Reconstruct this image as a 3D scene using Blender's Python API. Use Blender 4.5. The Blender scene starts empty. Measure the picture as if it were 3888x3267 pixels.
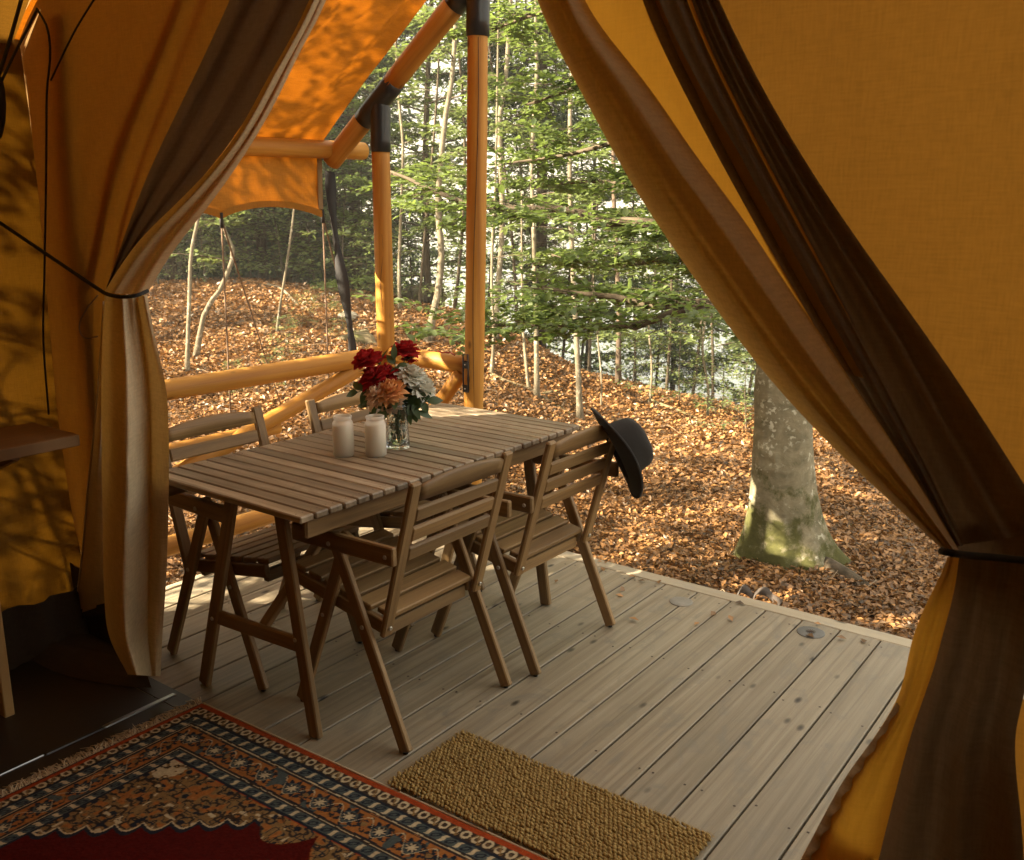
import bpy, bmesh, math, random
import numpy as np
from mathutils import Vector, Matrix
random.seed(7); rng = np.random.default_rng(11)
PI = math.pi
sc = bpy.context.scene
C = sc.collection

# ------------------------------------------------------------------ camera, world, sun, exposure
F_PX = 3558.674; YAW = -0.6393; PITCH = 0.2327; ROLL = 0.0025; CAM_H = 1.5226
def cam_axes():
    cy, sy, cp, sp = math.cos(YAW), math.sin(YAW), math.cos(PITCH), math.sin(PITCH)
    f = Vector((sy*cp, cy*cp, -sp)); r = Vector((cy, -sy, 0)); u = r.cross(f)
    cr, sr = math.cos(ROLL), math.sin(ROLL)
    return r*cr + u*sr, u*cr - r*sr, f
AR, AU, AF = cam_axes()
CAM = Vector((0, 0, CAM_H))
cd = bpy.data.cameras.new('camera'); cam = bpy.data.objects.new('camera', cd); C.objects.link(cam)
cam.matrix_world = Matrix(((AR.x, AU.x, -AF.x, 0), (AR.y, AU.y, -AF.y, 0), (AR.z, AU.z, -AF.z, CAM_H), (0, 0, 0, 1)))
cd.sensor_width = 36; cd.sensor_fit = 'HORIZONTAL'; cd.lens = F_PX/3888*36
cd.clip_start = 0.05; cd.clip_end = 5000
cd.dof.use_dof = True; cd.dof.focus_distance = 3.6; cd.dof.aperture_fstop = 9.0
sc.camera = cam
SUN_AZ = Vector((-0.66, -0.75, 0)).normalized(); SUN_EL = math.radians(31)
sun_dir = Vector((SUN_AZ.x*math.cos(SUN_EL), SUN_AZ.y*math.cos(SUN_EL), math.sin(SUN_EL)))
world = bpy.data.worlds.new('World'); sc.world = world; world.use_nodes = True
wn = world.node_tree.nodes; wl = world.node_tree.links
sky = wn.new('ShaderNodeTexSky'); sky.sky_type = 'NISHITA'; sky.sun_disc = False
sky.sun_elevation = SUN_EL; sky.sun_rotation = math.atan2(SUN_AZ.x, SUN_AZ.y)
sky.dust_density = 10.0; sky.air_density = 0.7; sky.ozone_density = 0.0
wn['Background'].inputs['Strength'].default_value = 0.15
tint = wn.new('ShaderNodeMix'); tint.data_type = 'RGBA'; tint.blend_type = 'MULTIPLY'; tint.inputs[0].default_value = 1.0
tint.inputs[7].default_value = (1.0, 0.95, 0.80, 1)      # warm white balance of the evening light
wl.new(sky.outputs[0], tint.inputs[6])
wtc = wn.new('ShaderNodeTexCoord'); wmp = wn.new('ShaderNodeMapping'); wmp.inputs['Scale'].default_value = (1, 1, 2.6); wl.new(wtc.outputs['Generated'], wmp.inputs[0])
wns = wn.new('ShaderNodeTexNoise'); wns.inputs['Scale'].default_value = 2.2; wns.inputs['Detail'].default_value = 6; wl.new(wmp.outputs[0], wns.inputs['Vector'])
wrp = wn.new('ShaderNodeValToRGB'); wrp.color_ramp.elements[0].position = 0.26; wrp.color_ramp.elements[1].position = 0.50; wl.new(wns.outputs['Fac'], wrp.inputs[0])
wcl = wn.new('ShaderNodeMix'); wcl.data_type = 'RGBA'; wl.new(wrp.outputs[0], wcl.inputs[0]); wl.new(tint.outputs[2], wcl.inputs[6]); wcl.inputs[7].default_value = (1.8, 1.70, 1.50, 1)   # thin bright cloud
wl.new(wcl.outputs[2], wn['Background'].inputs['Color'])
sl = bpy.data.lights.new('sun', 'SUN'); sl.energy = 5.0; sl.angle = math.radians(0.55); sl.color = (1.0, 0.85, 0.62)
so = bpy.data.objects.new('sun', sl); C.objects.link(so); so.location = (-8, -10, 12)
so.rotation_euler = (-sun_dir).to_track_quat('-Z', 'Y').to_euler()
vs = sc.view_settings
vs.view_transform = 'Standard'; vs.look = 'None'; vs.gamma = 1; vs.use_curve_mapping = False
vs.exposure = 2.82
sc.cycles.max_bounces = 10; sc.cycles.diffuse_bounces = 5; sc.cycles.transmission_bounces = 8
sc.cycles.transparent_max_bounces = 8; sc.cycles.caustics_reflective = False
sc.cycles.sample_clamp_indirect = 6.0; sc.cycles.volume_bounces = 0

# a pixel of the survey picture (2099 wide) -> a point of the place
PXS = 3888/2099
def ray(px, py): return AF + AR*((px*PXS-1944)/F_PX) - AU*((py*PXS-1633.5)/F_PX)
def onz(px, py, z=0.0): d = ray(px, py); return CAM + d*((z-CAM.z)/d.z)
def onx(px, py, x): d = ray(px, py); return CAM + d*((x-CAM.x)/d.x)
def ony(px, py, y): d = ray(px, py); return CAM + d*((y-CAM.y)/d.y)
def dep(px, py, t): return CAM + ray(px, py)*t

# ------------------------------------------------------------------ materials
class NT:
    def __init__(s, name):
        s.m = bpy.data.materials.new(name); s.m.use_nodes = True
        s.n = s.m.node_tree.nodes; s.l = s.m.node_tree.links; s.n.clear()
        s.out = s.n.new('ShaderNodeOutputMaterial')
    def new(s, t, **kw):
        n = s.n.new(t)
        for k, v in kw.items():
            if k.startswith('_'): setattr(n, k[1:], v)
            else: s.set(n.inputs[k.replace('__', ' ')], v)
        return n
    def set(s, inp, v):
        if isinstance(v, bpy.types.NodeSocket): s.l.new(v, inp)
        elif isinstance(v, (tuple, list)) and len(v) == 3 and inp.type == 'RGBA': inp.default_value = (*v, 1)
        else: inp.default_value = v
    def coord(s, kind='Object', scale=(1, 1, 1), rand=True):
        tc = s.new('ShaderNodeTexCoord'); mp = s.new('ShaderNodeMapping')
        s.l.new(tc.outputs[kind], mp.inputs['Vector']); mp.inputs['Scale'].default_value = scale
        if rand:
            oi = s.new('ShaderNodeObjectInfo'); mu = s.new('ShaderNodeMath', _operation='MULTIPLY')
            s.l.new(oi.outputs['Random'], mu.inputs[0]); mu.inputs[1].default_value = 37.0
            cx = s.new('ShaderNodeCombineXYZ')
            for i in range(3): s.l.new(mu.outputs[0], cx.inputs[i])
            s.l.new(cx.outputs[0], mp.inputs['Location'])
        return mp.outputs[0]
    def noise(s, vec, scale, detail=4, rough=0.55, dist=0.0):
        n = s.new('ShaderNodeTexNoise'); s.l.new(vec, n.inputs['Vector'])
        n.inputs['Scale'].default_value = scale; n.inputs['Detail'].default_value = detail
        n.inputs['Roughness'].default_value = rough; n.inputs['Distortion'].default_value = dist
        return n.outputs['Fac']
    def ramp(s, fac, stops):
        r = s.new('ShaderNodeValToRGB'); s.l.new(fac, r.inputs[0]); e = r.color_ramp.elements
        while len(e) < len(stops): e.new(0.5)
        for i, (p, c) in enumerate(stops):
            e[i].position = p; e[i].color = (*c, 1) if not isinstance(c, (int, float)) else (c, c, c, 1)
        return r.outputs[0]
    def mix(s, fac, a, b, mode='MIX'):
        m = s.new('ShaderNodeMix', _data_type='RGBA', _blend_type=mode)
        s.set(m.inputs[0], fac); s.set(m.inputs[6], a); s.set(m.inputs[7], b); return m.outputs[2]
    def math(s, op, a, b=0.0, clamp=False):
        m = s.new('ShaderNodeMath', _operation=op, _use_clamp=clamp); s.set(m.inputs[0], a); s.set(m.inputs[1], b); return m.outputs[0]
    def bump(s, h, strength, dist=0.01):
        b = s.new('ShaderNodeBump'); s.l.new(h, b.inputs['Height']); b.inputs['Strength'].default_value = strength
        b.inputs['Distance'].default_value = dist; return b.outputs[0]
    def rand(s, what='Object Info'):
        return s.new('ShaderNodeObjectInfo').outputs['Random']
    def island(s): return s.new('ShaderNodeNewGeometry').outputs['Random Per Island']
    def bsdf(s, col, rough=0.6, normal=None, **kw):
        b = s.new('ShaderNodeBsdfPrincipled'); s.set(b.inputs['Base Color'], col); s.set(b.inputs['Roughness'], rough)
        if normal is not None: s.l.new(normal, b.inputs['Normal'])
        for k, v in kw.items(): s.set(b.inputs[k.replace('__', ' ')], v)
        return b.outputs[0]
    def surf(s, sh): s.l.new(sh, s.out.inputs['Surface']); return s.m

def wood_mat(name, cols, grain=(2.0, 30, 30), rough=0.6, knots=0.0, stain=None, bump=0.25, vary=0.35, spec=0.4):
    """grain runs along the piece's own x axis"""
    t = NT(name); v = t.coord('Object', grain)
    g = t.noise(v, 1.0, 7, 0.62, 0.6)
    base = t.ramp(g, [(0.25, cols[0]), (0.5, cols[1]), (0.75, cols[2])])
    v2 = t.coord('Object', (3.0, 8, 8)); big = t.noise(v2, 1.0, 3, 0.5)
    base = t.mix(t.math('MULTIPLY', big, 0.45), base, cols[0])
    r = t.rand(); hv = t.new('ShaderNodeHueSaturation', Hue=0.5, Saturation=1.0)
    t.l.new(base, hv.inputs['Color'])
    t.l.new(t.math('ADD', t.math('MULTIPLY', r, vary), 1.0-vary*0.5), hv.inputs['Value'])
    base = hv.outputs[0]
    if stain:
        v3 = t.coord('Object', (4.0, 7.0, 7.0)); s3 = t.noise(v3, 1.6, 6, 0.65, 0.8)
        m3 = t.ramp(s3, [(0.52, 0.0), (0.70, 0.75)]); base = t.mix(m3, base, stain)
    if knots:
        v4 = t.coord('Object', (5.0, 11.0, 11.0)); vo = t.new('ShaderNodeTexVoronoi', _feature='F1'); t.l.new(v4, vo.inputs['Vector'])
        vo.inputs['Scale'].default_value = 1.0
        k = t.ramp(vo.outputs['Distance'], [(0.04, 1.0), (0.09, 0.6), (0.14, 0.0)])
        sel = t.math('GREATER_THAN', t.new('ShaderNodeSeparateColor', Color=vo.outputs['Color']).outputs[0], 1-knots)
        k = t.math('MULTIPLY', k, sel)
        base = t.mix(k, base, tuple(c*0.22 for c in cols[0]))
    n = t.bump(g, bump, 0.002)
    return t.surf(t.bsdf(base, t.math('ADD', t.math('MULTIPLY', g, 0.25), rough-0.1), n, Specular__IOR__Level=spec))

M = {}
M['deck'] = wood_mat('weathered_pine', [(.135, .102, .062), (.275, .226, .153), (.38, .330, .240)], (0.9, 42, 42), 0.5, 0.8, (.17, .15, .115), 0.5, 0.36)
M['deck_edge'] = wood_mat('edge_pine', [(.33, .27, .18), (.42, .35, .245), (.50, .43, .31)], (1.6, 22, 22), 0.6, 0.3, (.28, .26, .22), 0.3, 0.2)
M['log'] = wood_mat('honey_pine', [(.30, .115, .012), (.50, .235, .034), (.64, .36, .085)], (1.1, 26, 26), 0.55, 0.8, None, 0.5, 0.15, 0.35)
M['acacia'] = wood_mat('stained_acacia', [(.125, .070, .026), (.245, .148, .058), (.34, .222, .095)], (1.8, 46, 46), 0.5, 0.0, None, 0.45, 0.5)
M['tabletop'] = wood_mat('weathered_acacia', [(.115, .082, .048), (.275, .210, .135), (.44, .365, .258)], (2.6, 44, 44), 0.46, 0.0, (.16, .115, .07), 0.5, 0.75, 0.5)
M['shelf'] = wood_mat('brown_shelf_wood', [(.13, .06, .02), (.2, .1, .035), (.26, .14, .05)], (1.5, 18, 18), 0.55)
M['plywood'] = wood_mat('pale_plank', [(.4, .24, .09), (.5, .31, .12), (.56, .37, .16)], (1.2, 14, 14), 0.6)

def canvas_mat(name, diff, trans, fac, weave=900, bump=0.06, blotch=0.25, rough=0.9):
    t = NT(name); tc = t.new('ShaderNodeTexCoord')
    mp1 = t.new('ShaderNodeMapping'); t.l.new(tc.outputs['Object'], mp1.inputs[0]); mp1.inputs['Scale'].default_value = (22, 22, 240)
    mp2 = t.new('ShaderNodeMapping'); t.l.new(tc.outputs['Object'], mp2.inputs[0]); mp2.inputs['Scale'].default_value = (240, 240, 26)
    w = t.math('ADD', t.noise(mp1.outputs[0], 1.0, 2), t.noise(mp2.outputs[0], 1.0, 2))
    w = t.math('MULTIPLY', w, 0.5)
    big = t.noise(tc.outputs['Object'], 2.3, 5, 0.6)
    k = t.ramp(w, [(0.35, 1-blotch*0.9), (0.65, 1.0)]); k2 = t.ramp(big, [(0.3, 1-blotch*0.7), (0.7, 1.0)])
    d = t.mix(1.0, t.mix(1.0, diff, k, 'MULTIPLY'), k2, 'MULTIPLY'); tr = t.mix(1.0, t.mix(1.0, trans, k, 'MULTIPLY'), k2, 'MULTIPLY')
    nb = t.bump(w, bump*6, 0.002)
    a = t.new('ShaderNodeBsdfDiffuse', Color=d, Normal=nb); b = t.new('ShaderNodeBsdfTranslucent', Color=tr)
    m = t.new('ShaderNodeMixShader'); m.inputs[0].default_value = fac
    t.l.new(a.outputs[0], m.inputs[1]); t.l.new(b.outputs[0], m.inputs[2]); return t.surf(m.outputs[0])
M['canvas'] = canvas_mat('ochre_canvas', (.64, .52, .34), (.70, .38, .08), 0.27)
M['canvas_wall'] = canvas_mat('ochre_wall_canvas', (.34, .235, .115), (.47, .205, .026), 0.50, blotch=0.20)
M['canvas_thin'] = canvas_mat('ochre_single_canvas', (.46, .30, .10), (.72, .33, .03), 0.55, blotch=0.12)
M['canvas_wall_shaded'] = canvas_mat('ochre_shaded_wall_canvas', (.30, .19, .08), (.36, .150, .014), 0.45, blotch=0.2)  # same fabric as the right wall, darkened to carry the shade outside
M['canvas_side_shaded'] = canvas_mat('ochre_shaded_side_canvas', (.34, .19, .05), (.055, .023, .0015), 0.45, blotch=0.25)  # tent canvas with translucency cut, tree shade put into its colour
M['canvas_roof'] = canvas_mat('orange_canopy_canvas', (.45, .23, .05), (.44, .125, .005), 0.22)
M['canvas_tentroof'] = canvas_mat('dimmed_roof_canvas', (.36, .25, .12), (.20, .09, .01), 0.22)  # single roof layer, translucency lowered to reduce orange light inside
M['mesh_dark'] = canvas_mat('dark_brown_mesh', (.260, .200, .148), (.11, .068, .034), 0.33)
M['skirt'] = canvas_mat('dark_mud_skirt', (.085, .065, .045), (.03, .015, .005), 0.2)

def plain(name, col, rough=0.5, metal=0.0, bumps=None, vary=None, **kw):
    t = NT(name); c = col; n = None
    if vary:
        v = t.coord('Object'); f = t.noise(v, vary[0], 4); c = t.mix(f, tuple(x*(1-vary[1]) for x in col), tuple(min(1, x*(1+vary[1])) for x in col))
    if bumps: v = t.coord('Object'); n = t.bump(t.noise(v, bumps[0], 4), bumps[1], 0.004)
    return t.surf(t.bsdf(c, rough, n, Metallic=metal, **kw))
M['black_metal'] = plain('black_steel_sleeve', (.030, .032, .035), 0.33, 0.3, (60, .1))
M['steel'] = plain('bright_steel', (.55, .54, .5), 0.3, 1.0)
M['rope_dark'] = plain('dark_cord', (.012, .011, .010), 0.85, 0, (300, .5))
M['rope_tan'] = plain('tan_guy_rope', (.16, .10, .06), 0.85, 0, (300, .5))
M['strap'] = plain('black_webbing', (.022, .02, .02), 0.75, 0, (120, .4))
M['felt'] = plain('charcoal_felt', (.021, .019, .017), 0.95, 0, (500, .35), (30, .25))
M['felt_band'] = plain('hat_band_felt', (.010, .010, .012), 0.9, 0, (400, .3))
M['floor'] = plain('brown_groundsheet', (.020, .014, .010), 0.42, 0, (14, .25), (6, .3))
M['silver'] = plain('brushed_aluminium', (.42, .44, .45), 0.32, 1.0)
M['rubber'] = plain('black_rubber', (.012, .012, .012), 0.6)
M['wax'] = plain('cream_wax', (.93, .88, .75), 0.5, 0, None, None, Subsurface__Weight=0.3)
M['rock'] = plain('pale_stone', (.32, .28, .22), 0.9, 0, (12, .6), (8, .35))
M['fringe'] = plain('cream_wool_fringe', (.50, .40, .26), 0.95, 0, (200, .4))
M['bark_dead'] = plain('dead_branch_bark', (.24, .17, .10), 0.9, 0, (40, .6), (10, .4))
M['disc'] = plain('dull_grey_steel_cap', (.12, .115, .105), 0.55, 0.3, (40, .3), (20, .3))
M['nail'] = plain('dark_nail', (.05, .03, .02), 0.6, 0.4)
M['red_cord'] = plain('red_cord', (.35, .03, .015), 0.7)

def glass_mat(name, col, rough, ior=1.45, bump=0):
    t = NT(name); n = None
    if bump: v = t.coord('Object'); n = t.bump(t.noise(v, 90, 2), bump, 0.003)
    return t.surf(t.bsdf(col, rough, n, Transmission__Weight=1.0, IOR=ior))
M['crystal'] = glass_mat('cut_crystal', (.93, .97, .95), 0.03, 1.5)
M['water'] = glass_mat('vase_water', (.9, .95, .93), 0.0, 1.33)
t = NT('frosted_glass'); a = t.new('ShaderNodeBsdfDiffuse', Color=(.9, .86, .78)); b = t.new('ShaderNodeBsdfTranslucent', Color=(.9, .86, .78)); c = t.new('ShaderNodeBsdfTransparent'); gl = t.new('ShaderNodeBsdfGlossy', Roughness=.25)
m = t.new('ShaderNodeMixShader'); m.inputs[0].default_value = .5; t.l.new(a.outputs[0], m.inputs[1]); t.l.new(b.outputs[0], m.inputs[2])
m2 = t.new('ShaderNodeMixShader'); m2.inputs[0].default_value = .55; t.l.new(m.outputs[0], m2.inputs[1]); t.l.new(c.outputs[0], m2.inputs[2])
m3 = t.new('ShaderNodeMixShader'); m3.inputs[0].default_value = .05; t.l.new(m2.outputs[0], m3.inputs[1]); t.l.new(gl.outputs[0], m3.inputs[2]); M['frost'] = t.surf(m3.outputs[0])

def leaf_mat(name, c1, c2, tr, fac=0.35, rough=0.5):
    t = NT(name); r = t.island(); col = t.mix(r, c1, c2)
    a = t.new('ShaderNodeBsdfDiffuse', Color=col); g = t.new('ShaderNodeBsdfGlossy', Color=(.9, .95, .9), Roughness=rough)
    b = t.new('ShaderNodeBsdfTranslucent', Color=t.mix(r, tr, tuple(x*0.65 for x in tr)))
    m = t.new('ShaderNodeMixShader'); m.inputs[0].default_value = fac; t.l.new(a.outputs[0], m.inputs[1]); t.l.new(b.outputs[0], m.inputs[2])
    m2 = t.new('ShaderNodeMixShader'); m2.inputs[0].default_value = 0.05; t.l.new(m.outputs[0], m2.inputs[1]); t.l.new(g.outputs[0], m2.inputs[2])
    return t.surf(m2.outputs[0])
M['beech_leaf'] = leaf_mat('beech_leaves', (.070, .108, .028), (.145, .19, .050), (.27, .37, .08), 0.45)
M['birch_leaf'] = leaf_mat('light_leaves', (.085, .118, .034), (.165, .205, .066), (.29, .37, .10), 0.4)
M['needle'] = leaf_mat('spruce_needles', (.030, .055, .028), (.070, .095, .045), (.08, .11, .04), 0.2)
M['dry_needle'] = leaf_mat('dry_spruce_twigs', (.10, .075, .035), (.20, .15, .075), (.12, .09, .03), 0.2)
M['seedling'] = leaf_mat('seedling_leaves', (.07, .11, .045), (.12, .17, .07), (.15, .22, .06), 0.3)
M['flower_leaf'] = leaf_mat('bouquet_leaves', (.025, .055, .02), (.055, .10, .03), (.08, .15, .03), 0.25)
M['dead_leaf'] = leaf_mat('dead_beech_leaves', (.060, .032, .014), (.48, .238, .082), (.32, .15, .038), 0.2, 0.45)

def petal_mat(name, c1, c2, tr):
    t = NT(name); v = t.coord('Object'); f = t.noise(v, 45, 3); col = t.mix(f, c1, c2)
    a = t.new('ShaderNodeBsdfDiffuse', Color=col); b = t.new('ShaderNodeBsdfTranslucent', Color=tr)
    m = t.new('ShaderNodeMixShader'); m.inputs[0].default_value = 0.3; t.l.new(a.outputs[0], m.inputs[1]); t.l.new(b.outputs[0], m.inputs[2])
    return t.surf(m.outputs[0])
M['red'] = petal_mat('red_petals', (.28, .014, .014), (.52, .036, .034), (.5, .02, .02))
M['white'] = petal_mat('white_petals', (.62, .62, .55), (.80, .79, .72), (.7, .68, .55))
M['peach'] = petal_mat('peach_petals', (.76, .52, .34), (.84, .68, .50), (.8, .5, .3))
M['orange'] = petal_mat('orange_petals', (.82, .36, .12), (.86, .52, .26), (.8, .4, .12))

def bark_mat(name, dark, light, lichen=None, moss_z=None, sc_=(14, 14, 4)):
    t = NT(name); v = t.coord('Object', sc_); g = t.noise(v, 1.0, 7, 0.65, 0.5)
    col = t.ramp(g, [(0.3, dark), (0.7, light)])
    v2 = t.coord('Object', (1, 1, 1))
    if lichen:
        l = t.noise(v2, 26, 5, 0.6); lm = t.ramp(l, [(0.56, 0.0), (0.62, 0.8)])
        l2 = t.ramp(t.noise(v2, 5, 3), [(0.40, 0.0), (0.6, 1.0)]); col = t.mix(t.math('MULTIPLY', lm, l2), col, lichen)
    h = g
    if moss_z:
        tc = t.new('ShaderNodeTexCoord'); sx = t.new('ShaderNodeSeparateXYZ'); t.l.new(tc.outputs['Object'], sx.inputs[0])
        mr = t.new('ShaderNodeMapRange'); t.l.new(sx.outputs[2], mr.inputs[0]); mr.inputs[1].default_value = moss_z[1]; mr.inputs[2].default_value = moss_z[0]
        mm = t.math('ADD', mr.outputs[0], t.math('MULTIPLY', t.math('SUBTRACT', t.noise(v2, 7, 6, 0.7), 0.5), 2.6))
        mm = t.ramp(mm, [(0.35, 0.0), (0.7, 0.95)])
        gg = t.noise(v2, 40, 4); col = t.mix(mm, col, t.mix(gg, (.035, .040, .010), (.115, .11, .032)))
    return t.surf(t.bsdf(col, 0.88, t.bump(h, 0.7, 0.01), Specular__IOR__Level=0.2))
M['beech_bark'] = bark_mat('beech_bark', (.13, .115, .07), (.32, .28, .185), (.62, .60, .48), (-0.05, 0.80), (9, 9, 12))
M['pale_bark'] = bark_mat('pale_sapling_bark', (.085, .070, .046), (.24, .20, .135), (.42, .38, .29))
M['spruce_bark'] = bark_mat('spruce_bark', (.055, .040, .028), (.15, .105, .07))
M['moss_log'] = bark_mat('mossy_log', (.14, .11, .06), (.24, .19, .11), None, (-2.0, 1.2))
M['branch_bark'] = bark_mat('beech_branch_bark', (.055, .042, .028), (.14, .108, .072), None)

# ------------------------------------------------------------------ object helpers
def link(o): C.objects.link(o); return o
def world_m(o):
    m = o.matrix_basis.copy()
    while o.parent: o = o.parent; m = o.matrix_basis @ m
    return m
def set_mw(o, mw, parent):
    if parent is not None: o.parent = parent; o.matrix_basis = world_m(parent).inverted() @ mw
    else: o.matrix_basis = mw
def tag(o, label, cat, group=None, kind=None):
    o['label'] = label
    o['category'] = cat
    if group: o['group'] = group
    if kind: o['kind'] = kind
    return o
def thing(name, label, cat, loc=(0, 0, 0), rz=0.0, group=None):
    o = bpy.data.objects.new(name, None); link(o); o.empty_display_size = 0.1
    o.matrix_basis = Matrix.Translation(loc) @ Matrix.Rotation(rz, 4, 'Z'); tag(o, label, cat, group); return o
def mesh_np(name, V, Fc, mat=None, smooth=False, mats=None, midx=None):
    me = bpy.data.meshes.new(name); V = np.asarray(V, np.float32); Fc = np.asarray(Fc, np.int32)
    nf, k = Fc.shape
    me.vertices.add(len(V)); me.vertices.foreach_set('co', V.ravel())
    me.loops.add(nf*k); me.loops.foreach_set('vertex_index', Fc.ravel())
    me.polygons.add(nf); me.polygons.foreach_set('loop_start', np.arange(0, nf*k, k, dtype=np.int32))
    me.polygons.foreach_set('loop_total', np.full(nf, k, np.int32))
    if smooth: me.polygons.foreach_set('use_smooth', np.ones(nf, bool))
    if mats:
        for m in mats: me.materials.append(m)
        if midx is not None: me.polygons.foreach_set('material_index', np.asarray(midx, np.int32))
    elif mat: me.materials.append(mat)
    me.update(calc_edges=True); me.validate(); return me
def put(name, me, mw=None, parent=None):
    o = link(bpy.data.objects.new(name, me)); set_mw(o, mw or Matrix.Identity(4), parent); return o
def wmesh(name, V, Fc, mat, parent=None, smooth=False):
    """vertices given in world coordinates, object placed at their base centre"""
    V = np.asarray(V, float); c = Vector(((V[:, 0].min()+V[:, 0].max())/2, (V[:, 1].min()+V[:, 1].max())/2, V[:, 2].min()))
    return put(name, mesh_np(name, V-np.array(c), Fc, mat, smooth), Matrix.Translation(c), parent)
_cache = {}
def rbox(L, W, T, b, mat, ends=0.0):
    key = (round(L, 4), round(W, 4), round(T, 4), round(b, 4), mat.name, ends)
    if key in _cache: return _cache[key]
    bm = bmesh.new(); bmesh.ops.create_cube(bm, size=1.0)
    for v in bm.verts: v.co = Vector((v.co.x*L, v.co.y*W, v.co.z*T))
    if ends:
        es = [e for e in bm.edges if abs(e.verts[0].co.x-e.verts[1].co.x) < 1e-6 and abs(e.verts[0].co.y-e.verts[1].co.y) > 1e-6 and ends > 0]
        es = [e for e in bm.edges if abs(e.verts[0].co.x-e.verts[1].co.x) < 1e-6 and abs(e.verts[0].co.z-e.verts[1].co.z) < 1e-6]
        bmesh.ops.bevel(bm, geom=es, offset=min(ends, T*0.45), segments=3, affect='EDGES', profile=0.5)
        bmesh.ops.bevel(bm, geom=[e for e in bm.edges if e.calc_length() > L*0.5], offset=b, segments=1, affect='EDGES')
    elif b: bmesh.ops.bevel(bm, geom=bm.edges[:], offset=b, segments=1, affect='EDGES')
    me = bpy.data.meshes.new('box'); bm.to_mesh(me); bm.free(); me.materials.append(mat); _cache[key] = me; return me
def frame(p0, p1, up=(0, 0, 1)):
    p0, p1, up = Vector(p0), Vector(p1), Vector(up); x = (p1-p0).normalized(); y = up.cross(x)
    if y.length < 1e-4: y = Vector((0, 1, 0)).cross(x)
    y.normalize(); z = x.cross(y); c = (p0+p1)/2
    return Matrix(((x.x, y.x, z.x, c.x), (x.y, y.y, z.y, c.y), (x.z, y.z, z.z, c.z), (0, 0, 0, 1)))
def plank(name, p0, p1, w, t, mat, parent=None, up=(0, 0, 1), b=0.003, base=None, ends=0.0):
    """w across, t along 'up'. base: matrix that p0,p1,up are relative to"""
    mw = frame(p0, p1, up)
    if base is not None: mw = base @ mw
    return put(name, rbox((Vector(p1)-Vector(p0)).length, w, t, b, mat, ends), mw, parent)
def sweep(P, R, n=10, cap=True):
    P = np.asarray(P, float); R = np.broadcast_to(np.asarray(R, float), (len(P),)); T = np.gradient(P, axis=0)
    T /= np.linalg.norm(T, axis=1)[:, None]+1e-12
    up = np.array([0, 0, 1.0]) if abs(T[0][2]) < 0.9 else np.array([1.0, 0, 0])
    V = []; a = np.linspace(0, 2*PI, n, endpoint=False); u = np.cross(T[0], up); u /= np.linalg.norm(u)
    for i in range(len(P)):
        u = u-T[i]*(u@T[i]); u /= np.linalg.norm(u)+1e-12; w = np.cross(T[i], u)
        V.append(P[i]+R[i]*(np.cos(a)[:, None]*u+np.sin(a)[:, None]*w))
    V = np.concatenate(V); F = []; m = len(P)
    for i in range(m-1):
        for j in range(n): F.append((i*n+j, i*n+(j+1) % n, (i+1)*n+(j+1) % n, (i+1)*n+j))
    if cap:
        k = len(V); V = np.concatenate([V, P[:1], P[-1:]])
        for j in range(n): F.append((k, (j+1) % n, j, j)); F.append((k+1, (m-1)*n+j, (m-1)*n+(j+1) % n, (m-1)*n+(j+1) % n))
    return V, F
def tris(F):
    out = []
    for f in F:
        out.append((f[0], f[1], f[2]))
        if len(f) == 4 and f[3] != f[2] and f[3] != f[0]: out.append((f[0], f[2], f[3]))
    return out
class Acc:
    def __init__(s): s.V = []; s.F = []; s.n = 0
    def add(s, V, F): V = np.asarray(V, float); s.V.append(V); s.F.append(np.asarray(tris(F) if len(F) and len(F[0]) == 4 else F, int)+s.n); s.n += len(V)
    def arr(s): return np.concatenate(s.V), np.concatenate(s.F)
def tube(name, pts, r, mat, parent=None, n=8, smooth=True):
    V, F = sweep(pts, r, n); return wmesh(name, V, tris(F), mat, parent, smooth)
def curve_pts(pts, n=16):
    P = np.asarray([tuple(p) for p in pts], float); m = len(P)
    if m < 3: return np.array([P[0]+(P[-1]-P[0])*t for t in np.linspace(0, 1, n)])
    d = np.r_[0, np.cumsum(np.linalg.norm(np.diff(P, axis=0), axis=1))]; Q = np.vstack([2*P[0]-P[1], P, 2*P[-1]-P[-2]])
    out = []
    for s in np.linspace(0, d[-1], n):
        i = min(max(np.searchsorted(d, s, side='right')-1, 0), m-2); t = (s-d[i])/(d[i+1]-d[i]+1e-9)
        a, b, c, e = Q[i], Q[i+1], Q[i+2], Q[i+3]
        out.append(0.5*((2*b)+(-a+c)*t+(2*a-5*b+4*c-e)*t*t+(-a+3*b-3*c+e)*t**3))
    return np.array(out)
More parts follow.
